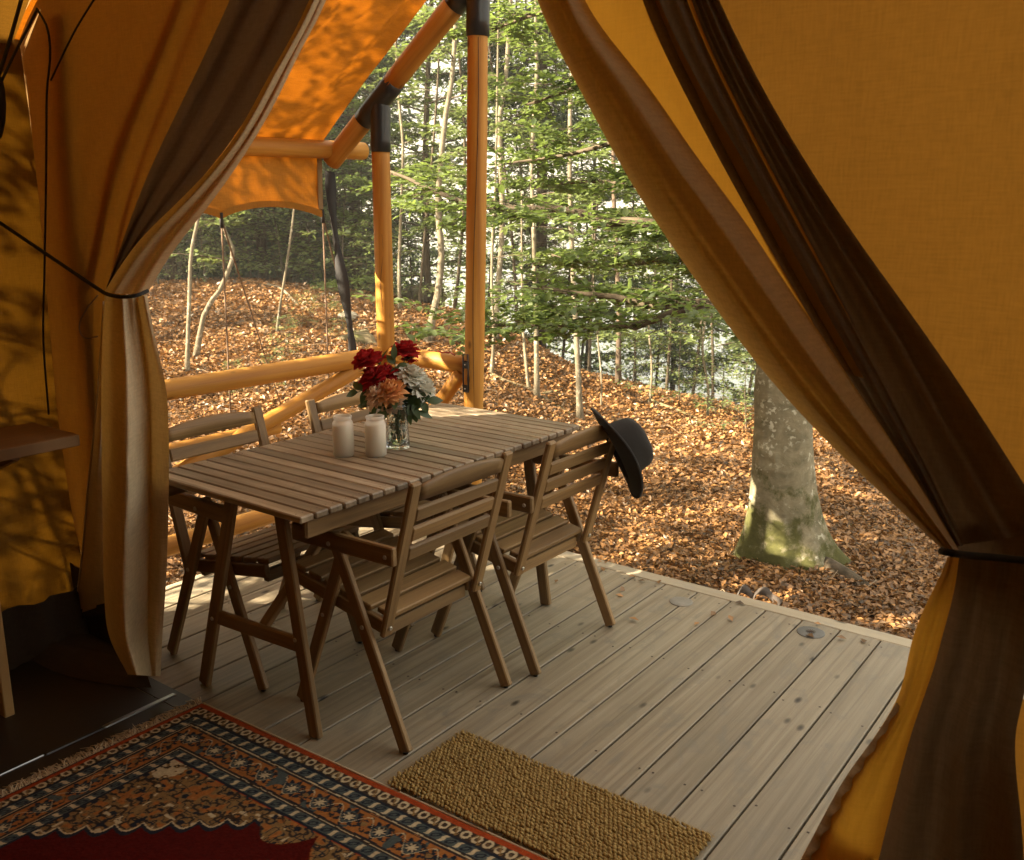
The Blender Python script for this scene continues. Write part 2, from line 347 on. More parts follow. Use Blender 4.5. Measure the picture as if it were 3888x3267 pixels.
def log_mesh(L, r0, r1, mat, n=18, seed=0):
    g = np.random.default_rng(seed); m = max(6, int(L/0.08)); P = np.c_[np.linspace(-L/2, L/2, m), np.zeros(m), np.zeros(m)]
    R = np.linspace(r0, r1, m)*(1+0.02*np.convolve(g.normal(size=m), np.ones(4)/4, 'same'))
    a = np.linspace(0, 2*PI, n, endpoint=False); V = []
    for i in range(m):
        rr = R[i]*(1+0.015*np.sin(2*a+g.uniform(0, .3)+seed)); off = 0.004*np.sin(P[i, 0]*2.3+seed)
        V.append(np.c_[np.full(n, P[i, 0]), rr*np.cos(a)+off, rr*np.sin(a)])
    V = np.concatenate(V); F = []
    for i in range(m-1):
        for j in range(n): F.append((i*n+j, (i+1)*n+j, (i+1)*n+(j+1) % n, i*n+(j+1) % n))
    k = len(V); V = np.concatenate([V, [[-L/2-.004, 0, 0], [L/2+.004, 0, 0]]])
    for j in range(n): F.append((k, j, (j+1) % n, (j+1) % n)); F.append((k+1, (m-1)*n+(j+1) % n, (m-1)*n+j, (m-1)*n+j))
    return mesh_np('log', V, tris(F), mat, True)
def log(name, p0, p1, r0, mat=None, parent=None, r1=None, seed=0, n=18):
    L = (Vector(p1)-Vector(p0)).length
    return put(name, log_mesh(L, r0, r1 or r0, mat or M['log'], n, seed), frame(p0, p1), parent)
def grid_faces(nr, nc, off=0, close=False):
    F = []
    for i in range(nr-1):
        for j in range(nc if close else nc-1):
            a = i*nc+j; b = i*nc+(j+1) % nc; F.append((off+a, off+b, off+b+nc, off+a+nc))
    return F
def lathe(prof, n=32, wob=None):
    V = []
    for i, (r, z) in enumerate(prof):
        for j in range(n):
            a = 2*PI*j/n; k = wob(a, z, i) if wob else 0; V.append(((r+k)*math.cos(a), (r+k)*math.sin(a), z))
    return np.array(V), grid_faces(len(prof), n, 0, True)

def vnoise(x, y, s, seed=0):
    """cheap smooth value noise"""
    x = np.asarray(x, float)*s+seed*7.31; y = np.asarray(y, float)*s+seed*3.77
    def h(i, j): v = np.sin(i*127.1+j*311.7+seed)*43758.5453; return v-np.floor(v)
    xi, yi = np.floor(x), np.floor(y); fx, fy = x-xi, y-yi; fx = fx*fx*(3-2*fx); fy = fy*fy*(3-2*fy)
    return (h(xi, yi)*(1-fx)+h(xi+1, yi)*fx)*(1-fy)+(h(xi, yi+1)*(1-fx)+h(xi+1, yi+1)*fx)*fy-0.5
# ------------------------------------------------------------------ terrain
FH = Vector((AF.x, AF.y, 0)).normalized(); RH = Vector((AR.x, AR.y, 0)).normalized()
TT = [-3, -.45, -.28, -.13, -.04, .08, .18, .25, .32, .6, 3]
ZC = [.55, .50, .47, .30, .16, -.40, -.46, -.48, -.52, -.7, -.8]
KC = [13, 12.5, 12, 12, 11.5, 10.5, 9.5, 9, 8.6, 8, 7.5]
SL = [.03, .04, .05, .08, .13, .32, .42, .45, .45, .4, .35]
LAKE_Z = -8.5
def terrain(x, y):
    x = np.asarray(x, float); y = np.asarray(y, float)
    k = x*FH.x+y*FH.y; l = x*RH.x+y*RH.y; t = np.where(k > 1.0, l/np.maximum(k, 1.0), np.sign(l)*3)
    zc = np.interp(t, TT, ZC); kc = np.interp(t, TT, KC); slp = np.interp(t, TT, SL); z0 = -0.40
    s = np.clip((k-4.2)/(kc-4.2), 0, 1); s2 = s*s*(3-2*s)*0.55+s*0.45
    z = z0+(zc-z0)*s2
    d = np.maximum(k-kc, 0); z = z-slp*(d-1.2*(1-np.exp(-d/1.2)))
    z = z+0.10*vnoise(x, y, 0.7, 1)*np.clip((k-4)/3, 0, 1)+0.05*vnoise(x, y, 2.1, 2)*np.clip((k-4)/2, 0.15, 1)
    return np.maximum(z, LAKE_Z-1.5)
def tz(x, y): return float(terrain(x, y))
def onterrain(px, py, kmax=60):
    d = ray(px, py); t = 3.0
    while t < kmax:
        p = CAM+d*t
        if p.z < tz(p.x, p.y): break
        t += 0.04
    return CAM+d*t
# ------------------------------------------------------------------ ground, water
def polar_grid():
    ks = np.r_[np.linspace(-14, 2, 9), np.linspace(2.6, 14, 96), np.geomspace(14.6, 90, 34), [150, 300]]
    ls = np.r_[[-120, -80, -50, -35], np.linspace(-26, -10, 17), np.linspace(-9.7, 9.7, 130), np.linspace(10, 26, 17), [35, 50, 80, 120]]
    K, Lm = np.meshgrid(ks, ls, indexing='ij'); sc_ = 1+np.maximum(K-60, 0)/60
    X = K*FH.x+Lm*sc_*RH.x; Y = K*FH.y+Lm*sc_*RH.y
    return X, Y
X, Y = polar_grid(); Z = terrain(X, Y)
t = NT('leaf_litter_ground'); v = t.coord('Object', rand=False)
g1 = t.noise(v, 55, 6, 0.7); g2 = t.noise(v, 1.3, 4, 0.6); vo = t.new('ShaderNodeTexVoronoi'); t.l.new(v, vo.inputs['Vector']); vo.inputs['Scale'].default_value = 26
cc = t.ramp(t.math('MULTIPLY', t.new('ShaderNodeSeparateColor', Color=vo.outputs['Color']).outputs[0], g1), [(0.1, (.055, .028, .012)), (0.3, (.17, .075, .026)), (0.55, (.36, .18, .07))])
cc = t.mix(t.ramp(g2, [(0.55, 0.0), (0.72, 0.6)]), cc, (.055, .06, .02))
M['ground'] = t.surf(t.bsdf(cc, 0.9, t.bump(vo.outputs['Distance'], 0.8, 0.03), Specular__IOR__Level=0.15))
go = wmesh('ground', np.c_[X.ravel(), Y.ravel(), Z.ravel()], grid_faces(*X.shape), M['ground'], None, True); go['kind'] = 'structure'
go['label'] = 'forest floor under brown beech leaves'
t = NT('lake_water'); v = t.coord('Object', (1, 1, 1), False); M['lake'] = t.surf(t.bsdf((.05, .08, .09), 0.12, t.bump(t.noise(v, 1.2, 4), 0.25, 0.2), Specular__IOR__Level=1.0))
cl = FH*1000
lake = wmesh('water', [(cl.x-RH.x*900-FH.x*985, cl.y-RH.y*900-FH.y*985, LAKE_Z), (cl.x+RH.x*900-FH.x*985, cl.y+RH.y*900-FH.y*985, LAKE_Z), (cl.x+RH.x*900+FH.x*500, cl.y+RH.y*900+FH.y*500, LAKE_Z), (cl.x-RH.x*900+FH.x*500, cl.y-RH.y*900+FH.y*500, LAKE_Z)], [(0, 1, 2, 3)], M['lake'])
lake['kind'] = 'structure'; lake['label'] = 'bright lake behind the trees'

# ------------------------------------------------------------------ deck
deck = bpy.data.objects.new('deck', None); link(deck); deck.matrix_basis = Matrix.Translation((-1.45, 2.45, 0)); deck['kind'] = 'structure'; deck['label'] = 'grey weathered pine deck in front of the tent'
W0 = -12.474*0.145; PIT = 0.145; YE = 3.312
DX0, DX1 = W0-10*PIT, W0+15*PIT
for k in range(-10, 15):
    x0 = W0+k*PIT; dz = random.uniform(-.0008, .0008)
    plank('deck_board', (x0+PIT/2, 1.40, -0.014+dz), (x0+PIT/2, YE, -0.014+dz), PIT-0.0062, 0.028, M['deck'], deck, b=0.0028)
plank('deck_edge_board', (DX0-0.01, YE+0.040, -0.0135), (DX1, YE+0.040, -0.0135), 0.072, 0.028, M['deck_edge'], deck)
plank('deck_edge_board', (DX0-0.028, 1.40, -0.0145), (DX0-0.028, YE+0.076, -0.0145), 0.036, 0.028, M['deck_edge'], deck)
for i, y in enumerate((1.50, 2.1, 2.7, 3.26)):
    plank('joist', (DX0, y, -0.124), (DX1, y, -0.124), 0.045, 0.17, M['deck_edge'], deck, b=0.002)
plank('fascia_board', (DX0-0.02, YE+0.052, -0.118), (DX1, YE+0.052, -0.118), 0.026, 0.17, M['deck_edge'], deck, b=0.002)
plank('fascia_board', (DX0-0.028, 1.4, -0.118), (DX0-0.028, YE+0.036, -0.118), 0.026, 0.17, M['deck_edge'], deck, b=0.002)
plank('under_boards', (DX0+.01, 2.42, -.0335), (DX1-.01, 2.42, -.0335), 1.9, .008, M['acacia'], deck)
A = Acc()
for k in range(-10, 15):
    for y in (1.50, 2.1, 2.7, 3.26):
        for s in (0.022, PIT-0.022):
            if random.random() < 0.93:
                c = np.array([W0+k*PIT+s+random.uniform(-.006, .006), y+random.uniform(-.02, .02), 0.0012])
                a = np.linspace(0, 2*PI, 6, endpoint=False); V = np.vstack([c, c+.0042*np.c_[np.cos(a), np.sin(a), 0*a-.1]])
                A.add(V, [(0, 1+j, 1+(j+1) % 6) for j in range(6)])
V, F = A.arr(); nl = wmesh('nail_heads', V, F, M['nail'], deck); nl['kind'] = 'stuff'
for nm, px, py, r in (('pile_cap', 1662, 1297, .050), ('pile_cap', 1396, 1234, .046)):
    p = onz(px, py, 0.0); V, F = lathe([(0.0005, .0032), (r*.93, .0032), (r, .0022), (r, -.001)], 32)
    o = put(nm, mesh_np(nm, V, tris(F), M['disc'] if px > 1500 else plain('worn_steel_cap', (.22, .20, .165), .6, .1, (40, .3), (20, .4)), False), Matrix.Translation(p), deck)
    if px > 1500:
        A = Acc()
        for k in range(6):
            a = k*PI/6; c, s = math.cos(a), math.sin(a)
            for sg in (0,):
                L, w = .018, .0016; q = np.array([(-L, -w), (L, -w), (L, w), (-L, w)]); q = np.c_[q[:, 0]*c-q[:, 1]*s, q[:, 0]*s+q[:, 1]*c, np.full(4, .0042+.0003*k)]
                A.add(q, [(0, 1, 2, 3)])
        V, F = A.arr(); put('stamped_star', mesh_np('stamped_star', V, F, M['nail']), Matrix.Translation(p), o)

# ------------------------------------------------------------------ tent shell
RX, RZ, SLOPE = -1.45, None, 0.77
def roof_z(x): return 1.835 + SLOPE*((x+3.496) if x < RX else (2*RX-x+3.496))
tent = thing('tent', 'large ochre canvas tent seen from inside with its doors tied open', 'tent', (RX, -0.4, 0))
def sheet(name, f, nu, nv, mat, parent, smooth=True):
    V = [tuple(f(i/(nu-1), j/(nv-1))) for i in range(nu) for j in range(nv)]
    return wmesh(name, V, grid_faces(nu, nv), mat, parent, smooth)
TB = -2.6   # back wall
def roof_side(sgn, ya, yb):
    xe = (-3.53 if ya > 0 else -3.29) if sgn < 0 else 2*RX+3.29
    def f(u, v):
        y = ya+(yb-ya)*u; x = RX+(xe-RX)*v
        z = roof_z(x)
        sag = -0.035*math.sin(PI*v)*(0.4+0.6*math.sin(PI*min(1, max(0, (y-1.6)/1.6)))) if y > 1.6 else -0.03*math.sin(PI*v)
        sag += 0.012*math.sin(y*9+v*5)*math.sin(PI*v)*(1 if y > 1.6 else .3)
        sag += 0.010*math.sin((y*1.0+v*2.4)*7.0)*math.sin(PI*v)
        if y > 1.6: sag += (.026*abs(math.sin(y*8.5+v*3.1+.4))+.007*abs(math.sin(y*19-v*2.2))+.004*math.sin(y*41+v*9))*min(1, 4*v+.2)*min(1, (1-v)*6)
        return (x, y, z+sag)
    return f
sheet('porch_canopy', roof_side(-1, 1.64, 3.20), 150, 60, M['canvas_roof'], tent)
sheet('roof_canvas', roof_side(-1, TB, 1.638), 40, 20, M['canvas_tentroof'], tent)
sheet('roof_canvas', roof_side(1, TB, 1.68), 40, 20, M['canvas_tentroof'], tent)
def side_wall(x, sg):
    def f(u, v):
        y = TB+(1.66-TB)*u; zt_ = roof_z(-3.24 if sg < 0 else 2*RX+3.24)
        z = 0.0+v*(zt_+0.02); b = 0.018*math.sin(y*6+z*2)*math.sin(PI*v); near = math.exp(-((y-1.55)/.55)**2) if sg < 0 else 0
        b += near*max(0, .75-z)*(.030*abs(math.sin(y*26+z*5.5+.7))+.020*math.sin(y*47-z*12)*max(0, 1-z*1.3)+.05)+(.03*math.exp(-(z/.10)**2))
        return (x+sg*(-.02)*math.sin(PI*v)+b, y, z)
    return f
sheet('side_wall', side_wall(-3.24, -1), 160, 60, M['canvas_side_shaded'], tent)
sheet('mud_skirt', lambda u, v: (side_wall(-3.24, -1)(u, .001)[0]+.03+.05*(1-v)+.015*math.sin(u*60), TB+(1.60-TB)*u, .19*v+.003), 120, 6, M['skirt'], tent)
sheet('side_wall', side_wall(2*RX+3.24, 1), 30, 10, M['canvas_side_shaded'], tent)
def back(u, v):
    x = -3.24+(6.48+2*RX)*u; return (x, TB+.02*math.sin(x*8), v*roof_z(x))
sheet('back_wall', back, 24, 12, M['canvas_side_shaded'], tent)
# triangular front gable above the door (out of the picture) with the door walls below it
def gable(u, v):
    x = -3.24+(6.48+2*RX)*u; z0 = 2.25; z1 = roof_z(x)
    return (x, 1.67, z0+(max(z1, z0+.001)-z0)*v)
# ---- front wall and curtains, laid on the plane of the front wall
def resamp(pts, n):
    P = np.asarray(pts, float); d = np.r_[0, np.cumsum(np.linalg.norm(np.diff(P, axis=0), axis=1))]
    s = np.linspace(0, d[-1], n); return np.c_[np.interp(s, d, P[:, 0]), np.interp(s, d, P[:, 1])]
def smooth_poly(pts, n, sm=.9):
    P = curve_pts([(p[0], p[1], 0) for p in pts], n)[:, :2].copy()
    for _ in range(int(n*sm) if len(pts) > 3 else 0): P[1:-1] = P[1:-1]*.5+(P[:-2]+P[2:])*.25
    return P
def layer(name, A_, B_, nt, ns, yf, mat, parent, smooth=True, sm=.9):
    cre = min(1, ns/14)
    a = smooth_poly(A_, nt, sm); b = smooth_poly(B_, nt, sm); V = []
    for i in range(nt):
        for j in range(ns):
            s = j/(ns-1); tt = i/(nt-1); px = a[i]*(1-s)+b[i]*s; V.append(tuple(ony(px[0], px[1], yf(s, tt)+cre*(.0045*float(vnoise(s*9+tt*3, tt*11, 1, 4))+.0022*float(vnoise(s*26, tt*16+s*6, 1, 5))))))
    return wmesh(name, V, grid_faces(nt, ns), mat, parent, smooth)
# plain wall right
fw_ = bpy.data.objects
def rw(s, t_): return 1.70+0.012*math.sin(s*5+t_*4)-0.01*math.sin(t_*9)
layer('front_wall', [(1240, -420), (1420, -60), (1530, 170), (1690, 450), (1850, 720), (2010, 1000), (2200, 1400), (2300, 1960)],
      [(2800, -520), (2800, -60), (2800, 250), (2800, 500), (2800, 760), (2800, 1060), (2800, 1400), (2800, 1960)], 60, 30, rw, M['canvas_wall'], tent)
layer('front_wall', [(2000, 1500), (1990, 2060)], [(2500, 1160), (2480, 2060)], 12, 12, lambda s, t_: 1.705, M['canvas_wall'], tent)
# dark mesh door strips right (two leaves and the bright slit between them)
def foldy(y0, amp, n, ph=0.0, drift=0.0):
    return lambda s, t_: y0-amp*(0.5-0.5*math.cos(2*PI*(s*n+ph+drift*t_)))*(0.35+0.65*math.sin(PI*min(1, s*.92+.04)))*(1-0.35*t_)
layer('mesh_door', [(1330, -420), (1398, -10), (1455, 110), (1540, 275), (1618, 431), (1720, 620), (1830, 860), (1950, 1120)],
      [(1330, -300), (1466, 0), (1544, 156), (1620, 275), (1697, 413), (1785, 533), (1909, 698), (2010, 850), (2150, 1060)][1:] and
      [(1300, -420), (1466, -10), (1544, 150), (1655, 345), (1785, 533), (1909, 698), (2010, 850), (2160, 1090)], 70, 30, foldy(1.665, .030, 2.4, .1, .2), M['mesh_dark'], tent)
layer('front_wall', [(1260, -420), (1380, -10), (1460, 160), (1550, 330), (1650, 500), (1780, 720)], [(1300, -420), (1409, -10), (1489, 160), (1575, 325), (1664, 500), (1782, 720)], 24, 5, lambda s, t_: 1.655, M['canvas_thin'], tent)
layer('mesh_door', [(1210, -420), (1302, -10), (1372, 129), (1482, 345), (1577, 510), (1680, 690), (1790, 860), (1890, 1010), (1955, 1120)],
      [(1290, -420), (1396, -10), (1476, 160), (1565, 330), (1640, 480), (1725, 620), (1830, 830), (1920, 990), (1975, 1120)], 70, 24, foldy(1.645, .035, 1.6, .3, .1), M['mesh_dark'], tent)
layer('door_canvas', [(1050, -420), (1150, -10), (1220, 87), (1310, 197), (1380, 317), (1450, 400), (1530, 510), (1610, 635), (1700, 755)],
      [(1240, -420), (1335, -10), (1412, 129), (1465, 235), (1532, 345), (1600, 455), (1660, 560), (1730, 680), (1800, 785)], 50, 12, lambda s, t_: 1.638-.004*s, M['canvas_thin'], tent)
def rollR(s, t_):
    w = 1-0.30*t_
    base = 1.60-0.085*math.sin(PI*s**0.8)*w
    base += 0.030*w*math.cos(2*PI*(s*1.9+.12+0.12*math.sin(t_*3)))*min(1, s*3)*(0.25+0.9*t_)
    base += 0.006*math.sin(s*30+t_*4)*t_
    return base
right_edge = [(985, -420), (1095, -5), (1160, 130), (1240, 280), (1300, 390), (1360, 480), (1430, 580), (1500, 680), (1560, 760), (1650, 860), (1750, 960), (1850, 1050), (1938, 1133)]
layer('door_curtain', right_edge, [(1075, -420), (1186, -5), (1257, 87), (1349, 197), (1418, 317), (1487, 395), (1551, 487), (1620, 601), (1660, 648), (1748, 788), (1827, 903), (1907, 1026), (1965, 1128)],
      110, 44, rollR, M['canvas'], tent, sm=.5)
# below the tie, right
def lowR(s, t_): return 1.60-0.05*math.sin(PI*s)*(0.3+t_)+0.009*math.cos(s*9+t_*1.5)*(.3+.7*t_)
layer('door_curtain', [(1942, 1142), (1938, 1160), (1900, 1235), (1870, 1310), (1845, 1420), (1800, 1500), (1740, 1585), (1680, 1690), (1620, 1810), (1560, 2000)],
      [(1966, 1142), (1960, 1190), (1949, 1242), (1930, 1310), (1916, 1364), (1890, 1440), (1864, 1517), (1824, 1669), (1795, 1790), (1750, 2000)], 60, 26, lowR, M['canvas_thin'], tent, sm=.08)
hem = [(1838, 1440), (1805, 1500), (1770, 1540), (1735, 1585), (1705, 1640), (1680, 1690), (1640, 1764), (1580, 1900)]
layer('hem_band', hem, [(p[0]+10+8*math.sin(i*2.1)+i*5, p[1]+14) for i, p in enumerate(hem)], 50, 5, lambda s, t_: 1.575-.006*math.sin(t_*70), canvas_mat('beige_hem', (.50, .42, .33), (.5, .35, .2), .35), tent)
layer('door_curtain', [(1705, 1660), (1640, 1800), (1560, 2000)], [(1792, 1744), (1760, 1850), (1700, 2000)], 14, 8, lambda s, t_: 1.585, M['canvas_wall'], tent)
def lowRd(s, t_): return 1.62-0.030*(0.5-0.5*math.cos(2*PI*(s*2.6+.1)))*(.25+t_)
layer('mesh_door', [(1958, 1140), (1945, 1242), (1912, 1364), (1860, 1517), (1820, 1669), (1790, 1790), (1740, 2000)],
      [(2110, 1150), (2108, 1250), (2104, 1400), (2080, 1520), (2095, 1700), (2100, 1800), (2110, 2000)], 60, 44, lowRd, M['mesh_dark'], tent, sm=.1)
layer('mesh_door', [(1945, 1070), (1950, 1100), (1955, 1170)], [(2200, 1070), (2230, 1130), (2230, 1210)], 8, 12, lambda s, t_: 1.672, M['mesh_dark'], tent)
# tie cord right
tp = [ony(1930, 1130, 1.49), ony(1950, 1134, 1.475), ony(1985, 1139, 1.53), ony(2040, 1143, 1.56), ony(2110, 1150, 1.58), ony(2300, 1165, 1.62)]
tube('tie_cord', curve_pts(tp, 24), 0.0062, M['rope_dark'], tent)

# left: plain front wall with the log behind it
def lw(s, t_): return 1.655+0.01*math.sin(s*7+t_*5)+0.02*max(0, t_-.75)*math.sin(s*19+t_*8)-0.014*math.exp(-((s-.80-.02*t_)/.035)**2)
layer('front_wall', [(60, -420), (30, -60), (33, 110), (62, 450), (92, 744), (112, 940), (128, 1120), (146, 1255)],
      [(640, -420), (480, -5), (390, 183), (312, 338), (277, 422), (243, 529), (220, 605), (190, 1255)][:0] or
      [(660, -420), (500, -5), (410, 183), (330, 338), (290, 432), (255, 535), (245, 800), (240, 1300)], 90, 70, lw, M['canvas_wall_shaded'], tent)
def foldL(s, t_): return 1.625-0.030*(0.5-0.5*math.cos(2*PI*(s*2.2+.15+.1*t_)))*(1-.5*t_)
layer('mesh_door', [(650, -420), (474, -5), (386, 183), (310, 338), (275, 422), (241, 529), (215, 598)],
      [(800, -420), (641, -5), (553, 159), (478, 294), (382, 402), (283, 498), (220, 598)], 80, 34, foldL, M['mesh_dark'], tent)
def rollL(s, t_):
    base = 1.585-.055*math.sin(PI*min(1, s*1.6))*(1-.2*t_)+.085*max(0, s-.35)*(1-.3*t_)
    base += 0.016*math.cos(2*PI*(s*1.6+.3))*(.2+t_)
    return base
layer('door_curtain', [(795, -420), (637, -5), (549, 159), (474, 294), (378, 402), (279, 498), (213, 600)],
      [(830, -420), (672, -5), (620, 95), (560, 220), (500, 320), (430, 420), (350, 520), (300, 606)], 100, 36, rollL, M['canvas'], tent, sm=.25)
def lowL(s, t_):
    w = .35+.65*min(1, t_*2.2)
    return 1.575-.085*min(1, t_*3)-.055*(1-s)*t_**2.2-0.085*math.sin(PI*min(1, s*1.35))*w+.10*max(0, s-.4)*w+0.020*math.cos(2*PI*(s*1.35+.05+.25*t_))*w+.008*math.sin(s*26)*max(0, 1-t_*3.2)
layer('door_curtain', [(214, 606), (212, 640), (210, 700), (207, 800), (208, 900), (209, 1000), (211, 1100), (213, 1200), (222, 1300), (262, 1383)],
      [(302, 606), (308, 640), (322, 710), (341, 800), (346, 900), (346, 1000), (344, 1100), (340, 1200), (333, 1300), (329, 1387)], 100, 50, lowL, M['canvas'], tent, sm=.06)
layer('door_flap', [(212, 625), (204, 740), (194, 870), (180, 1000), (170, 1120), (160, 1200), (150, 1262)],
      [(214, 625), (215, 740), (216, 870), (217, 1000), (217, 1120), (216, 1190), (216, 1240)], 50, 12, lambda s, t_: 1.60-.02*math.sin(PI*s), M['canvas'], tent)
pp = [ony(x, y, 1.593) for x, y in ((213, 618), (205, 740), (194, 870), (180, 1000), (170, 1120), (160, 1205), (152, 1258))]
tube('zip_piping', curve_pts(pp, 30), 0.0032, plain('pale_piping', (.5, .42, .33), .7), tent)
layer('flap_hem', [(140, 1256), (134, 1275)], [(217, 1236), (217, 1258)], 3, 14, lambda s, t_: 1.585, M['skirt'], tent)
def skf(s, t_): return 1.60-.10*math.sin(PI*t_*.9)-.04*s*t_+.012*math.sin(s*21+t_*5)
sk_top = [(-60, 1215), (30, 1240), (95, 1270), (155, 1300), (215, 1330), (262, 1360), (312, 1378)]
sk_bot = [(-60, 1262), (30, 1330), (95, 1372), (150, 1392), (215, 1400), (262, 1411), (311, 1410)]
def skirt(u, v):
    a = smooth_sk[0][int(round(u*59))]; b = smooth_sk[1][int(round(u*59))]
    p = ony(a[0], a[1], 1.60); p.z = max(p.z, .02); q = onz(b[0], b[1], .006); m = p.lerp(q, v); m.z += .035*math.sin(PI*v)+.012*math.sin(v*14+u*9)*math.sin(PI*v); m.y -= .02*math.sin(PI*v); return m
smooth_sk = (smooth_poly(sk_top, 60), smooth_poly(sk_bot, 60))
sheet('mud_skirt', skirt, 60, 16, M['skirt'], tent)
sheet('mud_skirt', lambda u, v: (-3.24+.50*u, 1.612+.006*math.sin(u*25), .001+.26*v), 30, 5, M['skirt'], tent)
layer('mud_skirt', [(112, 1262), (218, 1235), (295, 1290)], [(112, 1296), (218, 1330), (305, 1370)], 30, 8, lambda s, t_: 1.635, M['skirt'], tent)
# tie cord left
tp = [onx(-45, 428, -3.235), onx(0, 457, -3.15), ony(105, 528, 1.54), ony(200, 592, 1.55), ony(222, 604, 1.53), ony(250, 609, 1.50), ony(280, 606, 1.515), ony(302, 597, 1.57)]
tube('tie_cord', curve_pts(tp, 40), 0.0058, M['rope_dark'], tent)
lp = [ony(*p, 1.57) for p in ((200, 606), (180, 630), (164, 660), (165, 684), (178, 694), (200, 690))]
tube('cord_loop', curve_pts(lp, 20), 0.0022, M['rope_tan'], tent)
# floor of the tent
plank('groundsheet', (-3.22, -0.52, -0.008), (0.32, -0.52, -0.008), 4.03, 0.021, M['floor'], tent, b=.001)
plank('groundsheet', (-3.22, 1.531, -0.008), (-2.30, 1.531, -0.008), .066, 0.021, M['floor'], tent, b=.001)
# hanging cords on the inside of the front wall
for pts, r in ((((75, 18), (96, 55), (103, 110), (96, 190), (95, 280), (94, 400), (91, 560), (89, 700), (100, 850)), .0035),
               (((6, 290), (8, 400), (11, 540), (14, 690), (20, 850)), .0032), (((195, -5), (150, 70), (104, 165)), .0028)):
    tube('hanging_cord', curve_pts([ony(*p, 1.585) for p in pts], 40), r, M['rope_dark'], tent)
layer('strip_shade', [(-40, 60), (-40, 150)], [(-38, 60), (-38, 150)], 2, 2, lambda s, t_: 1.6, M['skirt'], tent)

# ------------------------------------------------------------------ pouch hanging at the left
po = thing('hanging_pouch', 'dark pouch hanging by straps high on the left tent wall', 'pouch', tuple(ony(-8, 300, 1.50)))
V = []
outl = [(0, 150, 4), (8, 160, 24), (14, 185, 32), (16, 215, 36), (12, 250, 34), (4, 280, 24), (-6, 300, 6)]
for (dx, y, w) in outl:
    c = ony(-12, y, 1.50); rr = w/1921*2.9
    for j in range(14):
        a = 2*PI*j/14; V.append((c.x+rr*math.cos(a), c.y+rr*.5*math.sin(a), c.z))
wmesh('pouch_body', V, grid_faces(len(outl), 14, 0, True), M['strap'], po, True)
tube('strap', curve_pts([ony(-4, 160, 1.50), ony(18, 90, 1.54), ony(38, 20, 1.58), ony(60, -60, 1.6)], 16), .006, M['strap'], po)
tube('strap', curve_pts([ony(4, 165, 1.50), ony(30, 110, 1.54), ony(56, 60, 1.58), ony(76, 20, 1.6)], 16), .004, M['strap'], po)

# ------------------------------------------------------------------ log frame of the porch
pf = thing('porch_frame', 'honey coloured log frame of the porch with black steel sleeves', 'log frame', (-2.9, 3.25, 0))
PA0, PA1 = ony(971, 822, 3.25), ony(980, 40, 3.25); d = (PA1-PA0)/(PA1.z-PA0.z)
base1 = PA0-d*(PA0.z); top1 = PA0+d*(2.50-PA0.z); sl1 = PA0+d*(2.214-PA0.z)
log('post', base1, sl1+(top1-sl1)*.3, .0455, parent=pf, r1=.044, seed=1); log('sleeve', sl1, top1+Vector((0, 0, .05)), .0495, M['black_metal'], pf, n=24)
p2a, p2b = Vector((-3.19, 3.25, 0)), Vector((-3.172, 3.25, 1.80)); log('post', p2a, p2b, .0435, parent=pf, r1=.0415, seed=2)
log('sleeve', Vector((-3.173, 3.25, 1.772)), Vector((-3.167, 3.25, 2.03)), .0465, M['black_metal'], pf, n=24)
# mirrored pair beyond the right curtain
for x in (): log('post', (x, 3.25, 0), (x, 3.25, 1.95 if x > 0 else 2.4), .044, parent=pf, seed=3)
rb = ony(680, 331, 3.25); rt = ony(945, -6, 3.25); dr = (rt-rb).normalized()
def rp(px, py):
    q = ony(px, py, 3.25); return rb+dr*((q-rb).dot(dr))
c0, c1 = rp(745, 238), rp(812, 170)
ridge = rb+dr*((RX-rb.x)/dr.x)
log('rafter', rb, c0, .046, parent=pf, r1=.047, seed=4); log('sleeve', c0-dr*.01, c1, .0505, M['black_metal'], pf, n=24)
c2 = rp(932, 12); c3 = c2+dr*.30
log('rafter', c1-dr*.02, c2+dr*.02, .047, parent=pf, r1=.049, seed=5); log('sleeve', c2, c3, .0515, M['black_metal'], pf, n=24)
log('rafter', c3-dr*.02, ridge, .047, parent=pf, seed=6)
log('eave_pole', (-3.475, 1.70, 1.767), (-3.49, 3.445, 1.795), .041, parent=pf, r1=.043, seed=8)
log('ridge_pole', (RX, TB, ridge.z-.09), (RX, 3.2, ridge.z-.09), .05, parent=pf, seed=9)
log('corner_post', (-3.06, 1.712, 0), (-2.97, 1.712, 2.1), .045, parent=pf, seed=10)
log('corner_post', (.23, 1.76, 0), (.23, 1.76, 2.0), .045, parent=pf, seed=10)
for (a_, b_, rr_) in ((base1+(sl1-base1)*.02, sl1-Vector((0, 0, .01)), .0452), (Vector((-3.19, 3.25, .9)), Vector((-3.178, 3.25, 1.4)), .0425)):
    tc_ = Vector((-AF.x, -AF.y, 0)).normalized(); pts_ = [tuple(a_+(b_-a_)*u_+(tc_*math.cos(.15*math.sin(u_*9))+Vector((AR.x, AR.y, 0))*math.sin(.15*math.sin(u_*9)))*(rr_-.0004)) for u_ in np.linspace(0, 1, 30)]
    tube('drying_crack', pts_, .0013, M['nail'], pf, 5)
